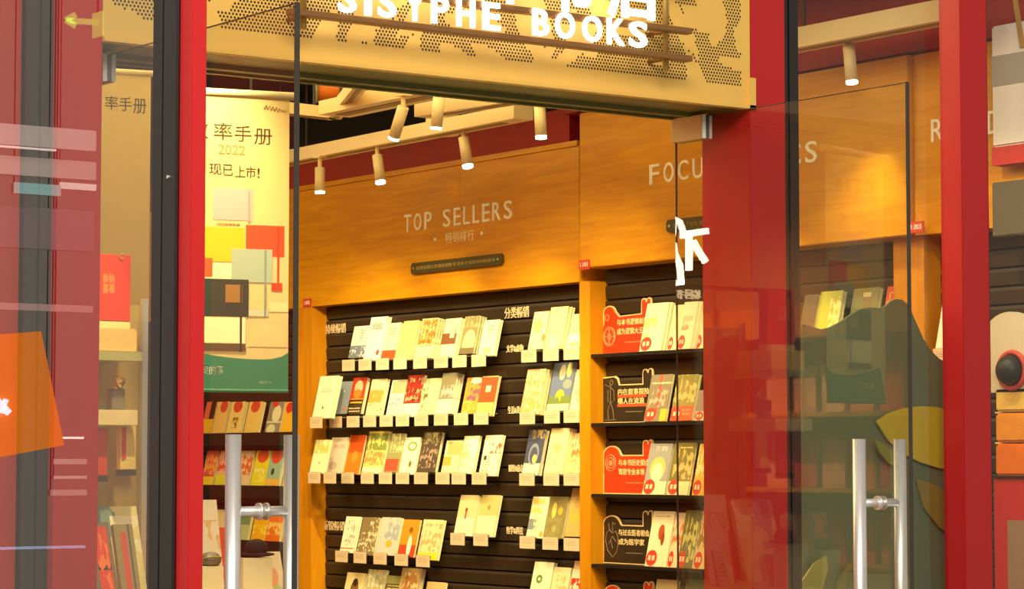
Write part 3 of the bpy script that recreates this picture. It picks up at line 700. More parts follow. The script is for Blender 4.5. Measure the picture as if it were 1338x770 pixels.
FB = [
 ('top shelf', 462, [
  (835, 863.5, 397, .014, 2, (250,244,196), [('n',0,.25,.6,.7,(214,226,120),4,.5)], 'pale lemon book with red badge'),
  (871, 884, 399, .012, 1, (248,226,170), [], 'slim cream book with red badge'),
  (884, 902, 395, .014, 3, (240,226,190), [('r',.1,.6,.8,.7,(210,190,150)),('n',.1,.4,.6,.6,(180,150,110),6,.5)], 'ivory book with mauve edged copies'),
  (905, 925, 395, .012, 1, (244,224,176), [('r',0,.75,1,.9,(90,70,50))], 'cream book behind the door patch with badge')]),
 ('second shelf', 552, [
  (841, 869, 490, .012, 1, (150,130,100), [('r',.42,.1,.55,1,(220,90,50)),('l',.1,.78,1,.86,(236,220,170),12),('r',.7,0,1,.26,(238,196,50)),('n',.1,.3,.9,.7,(190,176,150),6,.55)], 'grey-brown book with red stripe'),
  (875, 903, 490, .018, 1, (150,136,60), [('n',0,.4,1,1,(210,190,110),5,.52),('r',0,0,1,.32,(224,84,44)),('l',.1,.1,.9,.26,(240,140,90),12)], 'olive jungle book with orange foot'),
  (907, 928, 510, .012, 1, (160,130,120), [('r',0,0,1,.3,(240,220,180))], 'mauve book with badge behind glass')]),
 ('third shelf', 645.5, [
  (838.7, 868, 580, .012, 1, (170,164,156), [('r',0,0,1,.26,(248,230,184)),('e',.5,.5,.34,.24,(226,206,110)),('e',.5,.42,.24,.2,(240,226,190)),('n',.3,.85,.8,.95,(200,196,190),9,.5)], 'grey book with golden-haired figure'),
  (871, 898, 579, .012, 1, (136,122,50), [('r',0,0,1,.26,(248,230,174)),('n',.1,.3,1,.95,(216,190,110),5,.52),('l',.3,.86,.9,.92,(236,220,140),14)], 'olive book with reclining figure'),
  (903.5, 925, 580, .012, 1, (240,180,60), [('n',0,.3,1,1,(248,230,160),5,.5)], 'amber patterned book with badge')]),
 ('fourth shelf', 737.5, [
  (842, 870, 668, .012, 1, (250,234,190), [('e',.52,.62,.14,.14,(190,80,30)),('e',.62,.5,.08,.12,(160,60,30)),('l',.1,.86,.8,.92,(200,170,120),14)], 'cream book with russet teardrop'),
  (871, 884, 670, .012, 1, (244,216,170), [('n',0,.4,1,1,(230,120,60),5,.55)], 'slim cream and rust book'),
  (884, 903, 667, .018, 1, (120,112,56), [('n',.1,.1,1,.95,(206,196,120),5,.52)], 'dark moss book with pale trees'),
  (905, 925, 668, .012, 1, (226,196,130), [('n',0,.3,1,1,(160,120,60),5,.5)], 'tan woodland book with badge')]),
 ('lowest shelf', 826, [
  (846, 874, 757, .012, 1, (226,206,140), [], 'sand book on the lowest badge shelf'),
  (884, 912, 757, .012, 1, (120,116,70), [], 'dark green book on the lowest badge shelf')]),
]
for place, yb, its in FB:
    z = onX(800, yb, TX).z
    for (x0, x1, yt, t, n, base, pr, desc) in its:
        t = min(t, .036/n); X = SL0-.0545-(t+.0015)*n; a = onX(x0, yb, X); b = onX(x1, yb, X)
        h = (onX(x0+6, yt, X+.03).z-z)/math.cos(LEAN)
        m = cover('print_'+desc.replace(' ', '_'), base, list(pr)+BADGE)
        r = make_book(a.y, z, a.y-b.y, h, t, m, desc+', '+place, X=X, group='badged books on the topic shelves')
        for k in range(1, n):
            c = copy_tree(r); c.location = (X+(t+.0015)*k, a.y-.006*k, z)
            c['label'] = ('middle' if k == 1 and n > 2 else 'rear')+' spare copy behind the '+desc

# books on the far part of the FOCUS bay, seen through the window
zf = onX(1100, 430, TX).z
for (x0, x1, yt, t, base, pr, desc) in [
    (1040, 1058, 384, .02, (90,80,60), [], 'dark book edge beside black window frame'),
    (1061, 1090, 380, .022, (196,190,70), [('n',.5,.1,1,.9,(240,226,150),5,.5),('r',0,0,.1,1,(170,166,60))], 'lime-yellow book above the green hill'),
    (1104, 1138, 376, .022, (132,126,80), [('r',.4,.84,.7,.92,(220,210,160)),('e',.6,.3,.34,.16,(236,220,170))], 'grey-green book with white bird above hill'),
    (1148, 1165, 373, .012, (220,80,40), [('n',.1,.1,.9,.9,(246,200,150),8,.56)], 'small red book above the hill display')]:
    X = 7.185; a = onX(x0, 425, X); b = onX(x1, 425, X); zt = onX(x0, yt, X+.03).z; h = .235
    m = cover('print_'+desc.replace(' ', '_'), base, pr)
    make_book(a.y, zt-h, a.y-b.y, h, t, m, desc, X=X, group='books seen through the shop window')
sh = onX(1100, 375, 7.215).z-.235
obj('shelf_board', MB().box((7.183, YP[1168]+.002, sh-.016), (SL0-.005, YP[1168]+.75, sh-.0015)), SHELFB, bf)
p = onX(1219, 476, 7.184)
m = cover('print_white_novel', (250, 240, 214), [('l',.2,.5,.8,.8,(200,190,160),10)])
make_book(onX(1222, 455, 7.195).y, p.z+.056, .16, .22, .016, m, 'white book half hidden by the red window post', X=7.195)
make_ledge(p.y, p.z, 7.184, 'price-tag ledge half hidden by the red window post')

# ---- bookcase bay beyond the left door
KX = 7.215
rows3 = [(565.5, 524, [
   (262, 275, (240,190,60), [('r',0,.45,.6,1,(240,110,80)),('r',.5,.45,1,1,(50,36,30)),('r',0,0,1,.45,(244,190,40))], 'yellow and black picture book under banner'),
   (276.5, 292, (244,200,120), [('e',.6,.85,.3,.2,(226,80,60))], 'tan picture book with red corner badge'),
   (295, 313, (250,220,140), [('e',.5,.85,.32,.2,(226,80,60)),('n',.3,.15,.7,.5,(150,120,70),6,.5)], 'pale yellow picture book with red badge'),
   (318, 336, (246,210,120), [('e',.5,.85,.32,.2,(226,80,60))], 'straw picture book with red badge'),
   (345.5, 364, (150,140,120), [('e',.6,.6,.3,.28,(244,234,200)),('r',0,.3,1,.36,(230,220,190)),('e',.4,.92,.2,.1,(226,60,50)),('e',.4,.1,.3,.16,(230,226,190))], 'grey picture book with white oval'),
   (366, 384, (250,190,50), [('e',.4,.8,.3,.18,(226,60,50))], 'golden picture book beside glass edge')]),
 (634.5, 589, [
   (262, 277, (230,90,80), [('n',0,.3,1,.9,(250,170,90),5,.5),('r',0,0,1,.24,(250,210,50))], 'red picture book with yellow foot'),
   (279.5, 293, (244,190,170), [('r',0,0,1,.3,(230,226,60)),('n',0,.4,1,1,(230,90,60),5,.5)], 'pink picture book with lime foot'),
   (300, 324, (240,210,180), [('n',0,.3,1,.9,(230,120,60),5,.5)], 'cream picture book behind steel handle'),
   (327, 345, (240,226,40), [('e',.5,.85,.4,.2,(230,90,50)),('n',.1,.1,.8,.5,(250,250,180),6,.56)], 'bright yellow picture book'),
   (345.5, 363, (160,200,180), [('e',.5,.85,.4,.22,(230,80,50)),('r',0,0,1,.2,(240,190,90)),('e',.4,.4,.12,.1,(60,80,70))], 'mint picture book with red badge'),
   (368, 386, (240,210,120), [], 'straw picture book behind glass edge')]),
 (706, 667, [
   (268, 290, (240,220,180), [], 'pale picture book low behind display table'),
   (300, 322, (190,200,150), [('r',0,.5,1,.8,(120,150,110))], 'sage picture book low behind handle'),
   (327, 345, (246,180,30), [('e',.3,.9,.3,.14,(230,90,40)),('n',0,.2,1,.5,(250,226,60),5,.5)], 'amber picture book low on shelf'),
   (346, 364, (240,120,40), [('n',0,.2,1,.6,(250,210,110),5,.5)], 'orange picture book low on shelf'),
   (368, 384, (244,200,40), [], 'yellow picture book low beside glass edge')])]
for yb, yt, its in rows3:
    z = onX(330, yb, KX).z
    obj('shelf_board', MB().box((7.183, YP[386]+.002, z-.07), (SL0-.0045, 14.51, z-.0015)), SHELFB, bk)
    for (x0, x1, base, pr, desc) in its:
        x1 = min(x1, 381); a = onX(x0, yb, 7.195); b = onX(x1, yb, 7.195)
        h = (onX(x0+4, yt, 7.09).z-z)/math.cos(LEAN)
        make_book(a.y, z, a.y-b.y, h, .02, cover('print_'+desc.replace(' ', '_'), base, pr), desc, X=7.195, group='picture books beyond the open door')

# ================================================================== CEILING BEAMS AND TRACK SPOTS
def beam(p, q, w, h, label):
    t = thing('lighting_beam', label, 'lighting beam', p, 'cream lighting beams under the ceiling')
    obj('channel', MB().bar(p, q, w, h), WHITEM, t)
    d = (Vector(q)-Vector(p)); 
    obj('track_slot', MB().bar(Vector(p)+d*.06-Vector((0,0,h/2+.001)), Vector(p)+d*.94-Vector((0,0,h/2+.001)), w*.35, .004), plain('track_slot', (150, 122, 70), .6), t)
    for k in (.2, .8):
        c = Vector(p)+d*k; obj('drop_rod', MB().tube(c+Vector((0,0,h/2)), (c.x, c.y, 3.5), .006, 8), BLACKM, t)
    return t
def bz(px, py, z): v = onZ(px, py, z); return v
p = bz(340, 222, 2.95); q = bz(684, 156, 2.95)
beam(p+Vector((0,0,.03)), q+Vector((0,0,.03)), .10, .06, 'long cream beam with four spots parallel to TOP SELLERS board')
p = bz(437, 152, 3.0); q = bz(600, 118, 3.0)
beam(p+Vector((0,0,.03)), q+Vector((0,0,.03)), .16, .06, 'wide cream beam just under the header soffit carrying tilted spot')
p = bz(552, 154, 2.97); q = bz(790, 116, 2.97)
beam(p+Vector((0,0,.03)), q+Vector((0,0,.03)), .09, .06, 'short cream beam crossing above the junction box')
p = bz(300, 134, 3.05); q = bz(437, 149, 3.05)
beam(p, q, .07, .05, 'cream cross beam left of the triangle joint'.replace('left of', 'reaching'))
p = bz(437, 149, 3.05); q = bz(480, 96, 3.05)
beam(p, q, .06, .05, 'slanted cream brace meeting the wide beam')
p = bz(1000, 74, 3.12); q = bz(1275, 22, 3.12)
beam(p+Vector((0,0,.04)), q+Vector((0,0,.04)), .10, .08, 'cream beam with one spot behind the shop window')
a = bz(578, 165, 3.0)
jb = thing('junction_box', 'cream round junction drum where the ceiling beams meet', 'junction box', a)
obj('drum', MB().tube(a+Vector((0,0,-.04)), a+Vector((0,0,.05)), .075, 28), WHITEM, jb, smooth=True)
obj('drop_rod', MB().tube(a+Vector((0,0,.05)), (a.x, a.y, 3.5), .01, 8), WHITEM, jb)
a = bz(425, 128, 3.15)
duct_rod = None
dc = thing('ceiling_duct', 'orange round ceiling duct above the triangle of beams', 'duct', a)
obj('duct_body', MB().tube(a+Vector((-.02,.05,.05)), a+Vector((.16,-.06,.05)), .06, 24), plain('duct_orange', (206, 110, 30), .5), dc, smooth=True)
obj('duct_collar', MB().ring(a+Vector((-.02,.05,.05)), (.18,-.11,0), .06, .012, 24, 8), plain('duct_grey', (150, 140, 110), .5), dc, smooth=True)
obj('drop_rod', MB().tube(a+Vector((.07,0,.1)), (a.x+.07, a.y, 3.5), .006, 8), BLACKM, dc)

def spot(px_t, py_t, px_b, py_b, dist_plane, aim, power, label, lens=LAMPW, rad=.024, size=1.25, rod=False):
    ax, val = dist_plane
    a = on(px_t, py_t, ax, val); b = on(px_b, py_b, ax, val)
    d = (b-a).normalized()
    t = thing('track_spot', label, 'spotlight', a, 'cream cylinder track spotlights')
    obj('housing', MB().tube(a, b, rad, 24), WHITEM, t, smooth=True)
    obj('lens', MB().tube(b+d*.0003, b+d*.010, rad*.95, 24), lens, t, smooth=True)
    obj('stem', MB().tube(a+Vector((0,0,-.01)), a+Vector((0,0,.05)), .010, 12), WHITEM, t)
    obj('track_adapter', MB().box(a+Vector((-.02,-.03,.045)), a+Vector((.02,.03,.06))), WHITEM, t)
    if rod: obj('drop_rod', MB().tube(a+Vector((0,0,.06)), (a.x, a.y, 3.5), .006, 8), WHITEM, t)
    l = bpy.data.lights.new('spot_beam', 'SPOT'); l.energy = power; l.color = (1, .84, .42); l.spot_size = size; l.spot_blend = .9; l.shadow_soft_size = .03
    o = bpy.data.objects.new('spot_beam', l); COL.objects.link(o); o.location = b+d*.03
    o.rotation_euler = (Vector(aim)-o.location).to_track_quat('-Z', 'Y').to_euler()
    return t
BXs = bz(500, 190, 2.95).x
P1 = 88
spot(418, 219, 418, 250, (0, BXs), (7.2, 11.7, 1.55), P1, 'straight track spot nearest the yellow planner banner')
spot(493, 203, 497, 237, (0, BXs), (7.2, 11.0, 1.55), P1, 'straight track spot second from the yellow planner banner')
spot(606, 180, 611, 216, (0, BXs), (7.2, 10.1, 1.55), P1, 'straight track spot below the junction drum')
spot(705, 138, 707, 178, (0, BXs-.25), (7.2, 9.6, 1.7), P1, 'straight track spot near the wall step before FOCUS board', rod=True)
spot(527, 140, 515, 179, (0, bz(527, 134, 2.97).x), (6.6, 10.9, 1.0), 70, 'tilted track spot hanging beside the header soffit')
spot(574, 125, 570, 166, (0, bz(574, 122, 2.97).x), (7.0, 10.0, 1.0), 70, 'large track spot hanging before the junction drum')
spot(938, 150, 939, 187, (0, 6.45), (7.2, 8.5, 1.6), P1, 'track spot seen through glass beside the door patch fitting', rod=True)
spot(1109, 60, 1113, 106, (0, bz(1109, 56, 3.12).x), (7.2, 7.7, 1.6), 30, 'tilted track spot seen through the shop window')

# added spots out of view, brightening the banner, display, window goods and side bookcase
def added_fill_spot(a, aim, power, label):
    a, aim = Vector(a), Vector(aim); d = (aim-a).normalized(); b = a+d*.14
    t = thing('track_spot', label, 'spotlight', a, 'added fill spots out of view')
    obj('housing', MB().tube(a, b, .028, 24), WHITEM, t, smooth=True)
    obj('lens', MB().tube(b+d*.0003, b+d*.01, .026, 24), LAMPW, t, smooth=True)
    obj('drop_rod', MB().tube(a, (a.x, a.y, 3.5), .008, 8), WHITEM, t)
    l = bpy.data.lights.new('spot_beam', 'SPOT'); l.energy = power; l.color = (1, .82, .46); l.spot_size = 1.3; l.spot_blend = .8; l.shadow_soft_size = .04
    o = bpy.data.objects.new('spot_beam', l); COL.objects.link(o); o.location = b+d*.03
    o.rotation_euler = d.to_track_quat('-Z', 'Y').to_euler()
added_fill_spot((4.25, 6.60, 3.25), (3.9, 7.05, 2.0), 9, 'added unseen fill spot behind the header aimed at yellow planner banner')
added_fill_spot((3.6, 6.60, 3.25), (3.9, 7.6, 1.5), 190, 'added unseen fill spot behind the header aimed at red gift bag')
added_fill_spot((6.1, 6.50, 3.3), (7.1, 6.8, 1.5), 60, 'added unseen fill spot behind the window aimed at canvas tote bag')
added_fill_spot((5.6, 6.60, 3.25), (6.0, 6.42, 1.5), 25, 'added unseen fill spot behind the window aimed at green hill')
added_fill_spot((3.9, 9.0, 3.2), (2.7, 9.2, 1.6), 420, 'added unseen fill spot aimed at the opposite side bookcase, first')
added_fill_spot((3.9, 10.6, 3.2), (2.7, 10.8, 1.6), 420, 'added unseen fill spot aimed at the opposite side bookcase, second')

# ================================================================== BANNERS
BSHEET = plain('banner_yellow', (238, 216, 146), .6, var=.02, scale=2)
_n, _l = BSHEET.node_tree.nodes, BSHEET.node_tree.links
_tr = _n.new('ShaderNodeBsdfTranslucent'); _tr.inputs['Color'].default_value = lin((240, 210, 120))
_mx = _n.new('ShaderNodeMixShader'); _mx.inputs[0].default_value = .35
_l.new(_n['Principled BSDF'].outputs[0], _mx.inputs[1]); _l.new(_tr.outputs[0], _mx.inputs[2]); _l.new(_mx.outputs[0], _n['Material Output'].inputs[0])
def banner(label, corner_px, right_px, ztop, depthY, w, h, full):
    """hangs from a rod; corner at its upper right edge"""
    R = onY(right_px, corner_px, depthY)
    ang = math.radians(-14)      # slight turn: near edge to the viewer's left
    dx, dy = math.cos(ang), math.sin(ang)*-1*-1
    u_ = Vector((math.cos(ang), math.sin(ang), 0)); n_ = Vector((u_.y, -u_.x, 0))
    org = R-u_*w
    mp = lambda u, v, t: org+u_*u+Vector((0, 0, -v))+n_*t     # v downward
    t = thing('hanging_banner', label, 'banner', (org.x, org.y, org.z-h), None)
    sheet = BSHEET
    grn = plain('banner_green', (52, 120, 84), .6, var=.04)
    hy = h*.865 if full else h
    obj('sheet', MB().prism([(0,0),(w,0),(w,h),(0,h)], mp, 0, .003), sheet, t)
    obj('rod', MB().tube(mp(-.03, -.005, 0), mp(w+.02, -.005, 0), .013, 16), WHITEM, t, smooth=True)
    for u in (.03, w-.03):
        q0 = mp(u, -.005, 0); obj('hanging_wire', MB().tube(q0, (q0.x, q0.y, 3.5), .0015, 6), BLACKM, t)
    INK = plain('banner_ink', (70, 56, 30), .6); INK2 = plain('banner_soft_ink', (168, 136, 70), .6)
    def tx(s, u, v, ww, hh, mat, off=0.0):
        obj('lettering', fit_text(s, lambda a, b, d: mp(u+a, v+hh-b, .0032+d), ww, hh, .001, off), mat, t)
    def rect(nm, u0, v0, u1, v1, c, lift=.0032):
        obj(nm, MB().prism([(u0,v0),(u1,v0),(u1,v1),(u0,v1)], mp, lift, lift+.0008), plain('banner_print', c, .6), t)
    return t, mp, tx, rect, INK, INK2, w, h, grn

def uvb(mp_inv, px, py): pass
BY = 7.0
RY = onY(377, 128, BY)
t, mp, tx, rect, INK, INK2, bw, bh, GRN = banner('yellow planner banner with coloured notebooks hanging behind the open glass door', 128, 378, 0, BY, .40, .93, True)
# pixel -> banner coordinates
def b_uv(px, py):
    org = mp(0, 0, 0); n = mp(0, 0, 1)-org; u_ = (mp(1, 0, 0)-org)
    d = ray(px, py); s = (org-CAM).dot(n)/d.dot(n); P = CAM+d*s
    return (P-org).dot(u_), -(P-org).z
def btext(s, px0, py0, px1, py1, mat, off=0.0):
    u0, v0 = b_uv(px0, py0); u1, v1 = b_uv(px1, py1); tx(s, u0, v0, u1-u0, v1-v0, mat, off)
def brect(nm, px0, py0, px1, py1, c, lift=.0032):
    u0, v0 = b_uv(px0, py0); u1, v1 = b_uv(px1, py1); rect(nm, u0, v0, u1, v1, c, lift)
btext('效', 246, 157, 272, 182, INK); btext('率', 279, 160, 303, 184, INK); btext('手', 306, 164, 328, 186, INK); btext('册', 332, 168, 355, 190, INK)
btext('2022', 285, 189, 320, 203, INK2)
btext('现', 273, 214, 289, 229, INK); btext('已', 291, 215, 304, 230, INK); btext('上', 307, 217, 320, 232, INK); btext('市', 321, 218, 334, 233, INK); btext('!', 336, 220, 339, 233, INK)
scr = MB(); pp = []
for k in range(26):
    u, v = b_uv(344+k*1.2, 140+k*.25+3.2*math.sin(k*1.7)*(1 if k < 18 else .5)); pp.append(mp(u, v, .0045))
for a_, b_ in zip(pp[:-1], pp[1:]): scr.bar(a_, b_, .0012, .0012)
obj('signature', scr, INK, t)
brect('notebook_print', 278, 245, 330, 289, (196,164,150)); brect('band_print', 324, 250, 326, 291, (170,140,130), .0042)
brect('notebook_print', 262, 296, 319, 343, (238,176,10), .0034)
brect('notebook_print', 321, 294, 371, 336, (222,70,16), .0033); brect('band_print', 362, 297, 364, 376, (206,50,10), .0044); brect('notebook_foot', 354, 370, 368, 381, (216,60,16), .0042)
brect('notebook_print', 255, 337, 277, 362, (226,84,20), .0042)
brect('page_print', 262, 343, 305, 365, (240,222,160), .0036)
brect('notebook_print', 302, 325, 355, 370, (164,172,140), .0044); brect('band_print', 345, 327, 347, 414, (130,140,116), .0052); brect('notebook_foot', 324, 405, 350, 414, (196,190,150), .005)
brect('notebook_print', 256, 364, 324, 414, (46,52,34), .0056); brect('label_print', 294, 372, 316, 396, (150,104,40), .0064); brect('band_print', 313, 366, 315, 460, (60,48,34), .0068)
brect('page_print', 256, 414, 320, 449, (244,226,164), .005); brect('notebook_foot', 256, 449, 320, 459, (96,72,42), .0062)
brect('page_print', 324, 424, 374, 454, (222,190,120), .004); brect('page_print', 352, 395, 376, 408, (226,204,136), .004)
btext('2022效率手册', 283, 291, 313, 296, INK2); btext('效率手册', 283, 348, 302, 353, INK2); btext('2022效率手册', 270, 417, 305, 422, INK2); btext('Daily', 298, 438, 312, 443, INK2)
# green foot with a curved upper edge
gp = []
for k in range(13):
    px = 230+k*150/12; yy = 452+18*(1-((px-345)/115)**2*.9) if px < 345 else 470-.0012*(px-345)**2*6
    gp.append(b_uv(px, min(yy, 470)))
gp = [(max(0, min(bw, u)), v) for u, v in gp]
gp = gp+[(bw, bh), (0, bh)]
obj('green_foot', MB().prism(gp, mp, .0032, .0042), GRN, t)
WH = plain('banner_white_ink', (236, 232, 200), .6)
btext('重', 246, 476, 261, 489, WH, .02); btext('要', 263, 477, 272, 489, WH, .01); btext('的', 273, 478, 281.5, 490, WH, .01); btext('事', 282.5, 478, 291, 490, WH, .01)
btext('西西弗', 338, 498, 356, 502, WH)
obj('bottom_rod', MB().tube(mp(0, bh, .002), mp(bw, bh, .002), .006, 12), GRN, t)

t2, mp2, tx2, rect2, *_ = banner('second yellow planner banner hanging farther back above red gift bag', 98, 197, 0, 9.2, .38, .93, False)
mp = mp2; tx = tx2
btext('效', 112, 118, 128, 140, INK); btext('率', 137, 125, 154, 144, INK); btext('手', 155.5, 127, 172, 146, INK); btext('册', 174, 129, 191, 149, INK)

# ================================================================== LEFT DISPLAY (between jamb and near post)
DY = 7.55
TZ = onY(160, 800, DY-.3).z
def dbox(px0, y0, px1, y1, Y, d, off=0):
    a = onY(px0, y1, Y); b = onY(px1, y0, Y)
    return MB().box((a.x, Y+off, a.z), (b.x, Y+d+off, b.z))
dr = thing('display_rack', 'glass and cream display shelves holding the red gift bag', 'display rack', (3.85, DY, TZ))
obj('shelf_plate', dbox(110, 460, 186, 470, DY, .28), plain('glass_shelf', (170, 164, 110), .2), dr)
obj('shelf_plate', dbox(110, 536, 180, 555, DY, .28), WHITEM, dr)
obj('back_panel', MB().box((onY(104, 300, DY+.29).x, DY+.285, TZ+.001), (onY(189, 300, DY+.29).x, DY+.292, onY(150, 398, DY+.29).z)), plain('khaki_panel', (176, 148, 76), .6), dr)
a = onY(188, 300, DY+.26)
obj('upright', MB().box((a.x, DY+.26, TZ), (a.x+.02, DY+.28, 2.05)), STEEL, dr)
a = onY(108, 300, DY+.26)
obj('upright', MB().box((a.x, DY+.26, TZ), (a.x+.02, DY+.28, 2.05)), STEEL, dr)
GB = thing('gift_bag', 'red gift card bag with gold characters standing on beige box', 'gift bag', onY(150, 430, DY+.05))
obj('bag_body', dbox(118, 334, 171, 420, DY+.05, .05), plain('bag_red', (222, 58, 24), .4), GB, bevel=.002)
obj('bag_foot', dbox(118, 420, 170, 430, DY+.05, .05), plain('bag_foot', (240, 216, 150), .5), GB)
a = onY(158, 340, DY+.05)
obj('hook', MB().ring((a.x, DY+.045, a.z+.012), (0,1,0), .009, .0018, 16, 6), BRASSL, GB, smooth=True)
GT = plain('bag_gold', (232, 160, 80), .5)
for s_, x0_, y0_ in (('恭', 134, 358), ('喜', 134, 371), ('纳', 142, 358), ('福', 142, 371)):
    c0 = onY(x0_, y0_+12, DY+.05); c1 = onY(x0_+7.5, y0_, DY+.05)
    obj('lettering', fit_text(s_, mapY(DY+.05, c0.x, c0.z), c1.x-c0.x, c1.z-c0.z, .001, .01), GT, GB)
bb = obj('storage_box', dbox(112, 430, 180, 460, DY+.02, .2), plain('beige_card', (226, 188, 110), .6), bevel=.006)
tag(bb, 'beige rounded carton under the red gift bag', 'box')
gl = thing('gold_lantern', 'small crumpled gold ornament between the two display shelves', 'ornament', onY(154, 512, DY+.08))
mb = MB().ball(onY(155, 500, DY+.1), .02, .02, .027, 9, 6)
rr = random.Random(3)
mb.v = [v+Vector((rr.uniform(-.004,.004), rr.uniform(-.004,.004), rr.uniform(-.004,.004))) for v in mb.v]
obj('body', mb, plain('gold_foil', (240, 200, 100), .25, .8), gl)
obj('base', dbox(146, 508, 164, 536, DY+.08, .04), plain('ornament_blue', (120, 110, 90), .5), gl, bevel=.003)
for (x0, x1, y0, y1, c, lb) in ((112, 141, 560, 622, (206, 66, 30), 'red packet with dark foot hanging under cream shelf'), (157, 178, 557, 614, (226, 196, 110), 'slim cream and red packet hanging under shelf')):
    g = thing('hanging_packet', lb, 'packet', onY((x0+x1)/2, y1, DY+.06), 'packets hanging under the cream shelf')
    obj('packet_body', dbox(x0, y0, x1, y1, DY+.06, .03), plain('packet', c, .4), g, bevel=.002)
    obj('packet_foot', dbox(x0, y1, x1, y1+8, DY+.06, .03), plain('packet_dark', (60, 48, 36), .5), g)
    if x0 > 120: obj('packet_band', dbox(x0+3, y0+2, x0+8, y1-14, DY+.055, .004), plain('packet_red', (200, 60, 30), .4), g)
    obj('hanger', dbox((x0+x1)/2-1, 553, (x0+x1)/2+1, y0, DY+.06, .003), STEEL, g)
# low display with boxes
tb = thing('display_table', 'pale display table loaded with gift boxes and books behind the open door', 'table', (3.9, 7.6, 0))
obj('table_top', MB().box((3.1, 6.95, TZ-.03), (4.75, 8.2, TZ)), WHITEM, tb, bevel=.004)
for x_ in (3.16, 4.69):
    for y_ in (7.01, 8.14): obj('leg', MB().box((x_-.03, y_-.03, 0), (x_+.03, y_+.03, TZ-.03)), WHITEM, tb)
def leanbox(name, label, cat, px0, px1, yt, Y, c, th=.02, lean=.3, pr=(), tilt=0, zb=None):
    a = onY(px0, yt, Y); b = onY(px1, yt, Y); zb = TZ if zb is None else zb
    h = (a.z-zb)/math.cos(lean); w = b.x-a.x
    r = thing(name, label, cat, (a.x, Y, zb), None, (-lean, tilt, 0))
    obj('cover', MB().box((0,0,0), (w, .0012, h)).box((0, th-.0012, 0), (w, th, h)).box((0, .0012, 0), (.0015, th-.0012, h)), cover('print_'+label.replace(' ', '_'), c, pr), r, local=True)
    obj('page_block', MB().box((.0015, .0012, .002), (w-.003, th-.0012, h-.002)), PAGES, r, local=True)
    return r
leanbox('book', 'large pale book with blue wash behind red gift sets', 'book', 122, 196, 663, 7.62, (236,222,150), pr=[('n',.1,.4,.6,1,(130,150,140),3,.45),('n',.5,.4,1,.9,(250,240,200),3,.5)])
leanbox('gift_set', 'grey gift box with red sleeve by black near frame', 'gift box', 131, 160, 684, 7.40, (120,106,80), pr=[('r',.25,0,.85,.95,(216,60,24)),('r',.25,.45,.85,.5,(40,30,26)),('n',.3,.2,.8,.9,(240,120,50),5,.52)], lean=.35)
leanbox('gift_set', 'second gift box with grey and red bands beside it', 'gift box', 163, 188, 686, 7.46, (150,134,90), pr=[('r',.3,0,.6,.9,(206,80,50)),('r',.7,0,.8,1,(90,80,60))], lean=.3)
leanbox('book', 'tall white poster book between red post and steel handle', 'book', 250, 296, 654, 7.55, (250,236,200), pr=[('n',0,.2,1,.8,(240,200,130),3,.5),('r',0,0,.1,.6,(226,80,40))], lean=.2)
leanbox('book', 'pale red-edged book behind the steel handle', 'book', 296, 318, 690, 7.6, (244,190,150), pr=[('r',0,.3,.4,1,(226,90,50))], lean=.2)
leanbox('book', 'bright yellow book between the steel handles', 'book', 312, 341, 745, 7.25, (246,190,10), lean=.35)
leanbox('book', 'white book with printed columns beside the yellow one', 'book', 336, 352, 733, 7.4, (236,230,210), pr=[('l',.1,.2,.9,.9,(150,146,140),10)], lean=.3)
leanbox('book', 'cream leaflet with pink and green print beside glass edge', 'book', 352, 376, 722, 7.45, (240,220,170), pr=[('e',.4,.5,.3,.2,(240,170,120)),('e',.6,.2,.3,.14,(190,206,140))], lean=.3)
leanbox('book', 'white and yellow book low beside the red post', 'book', 262, 293, 741, 7.25, (240,230,196), pr=[('r',.7,0,.86,1,(246,190,20))], lean=.3)
pc = onY(275, 732, 7.2)
po = thing('pouch', 'dark grey rounded pouch lying against the white poster book', 'pouch', pc)
obj('body', MB().ball(pc, .036, .03, .026, 22, 14), plain('pouch_grey', (104, 96, 76), .4, var=.1), po, smooth=True)
obj('zip', MB().ring(pc+Vector((0,-.002,.002)), (0,.3,1), .034, .0018, 26, 6), BRASSL, po, smooth=True)
pc = onY(335, 719, 7.22)
po = thing('felt_hat', 'black felt hat lying above the yellow book', 'hat', pc)
obj('crown', MB().ball(pc+Vector((0,0,.006)), .038, .034, .030, 22, 14), plain('hat_black', (34, 24, 18), .8, var=.2, scale=60), po, smooth=True)
obj('brim', MB().ball(pc+Vector((.006,0,-.014)), .056, .048, .008, 24, 8), plain('hat_brim', (40, 28, 20), .8), po, smooth=True)
# block under the hat / pouch so that they rest on something
for (x0, x1, yt, Yc, lb) in ((258, 292, 741, 7.17, 'low cream riser block under the grey pouch'), (318, 356, 730, 7.17, 'low cream riser block under the black hat')):
    a = onY(x0, yt, Yc); b = onY(x1, yt, Yc)
    r_ = obj('riser_block', MB().box((a.x, Yc, TZ), (b.x, Yc+.07, a.z)), plain('riser', (220, 206, 160), .6)); tag(r_, lb, 'riser block')

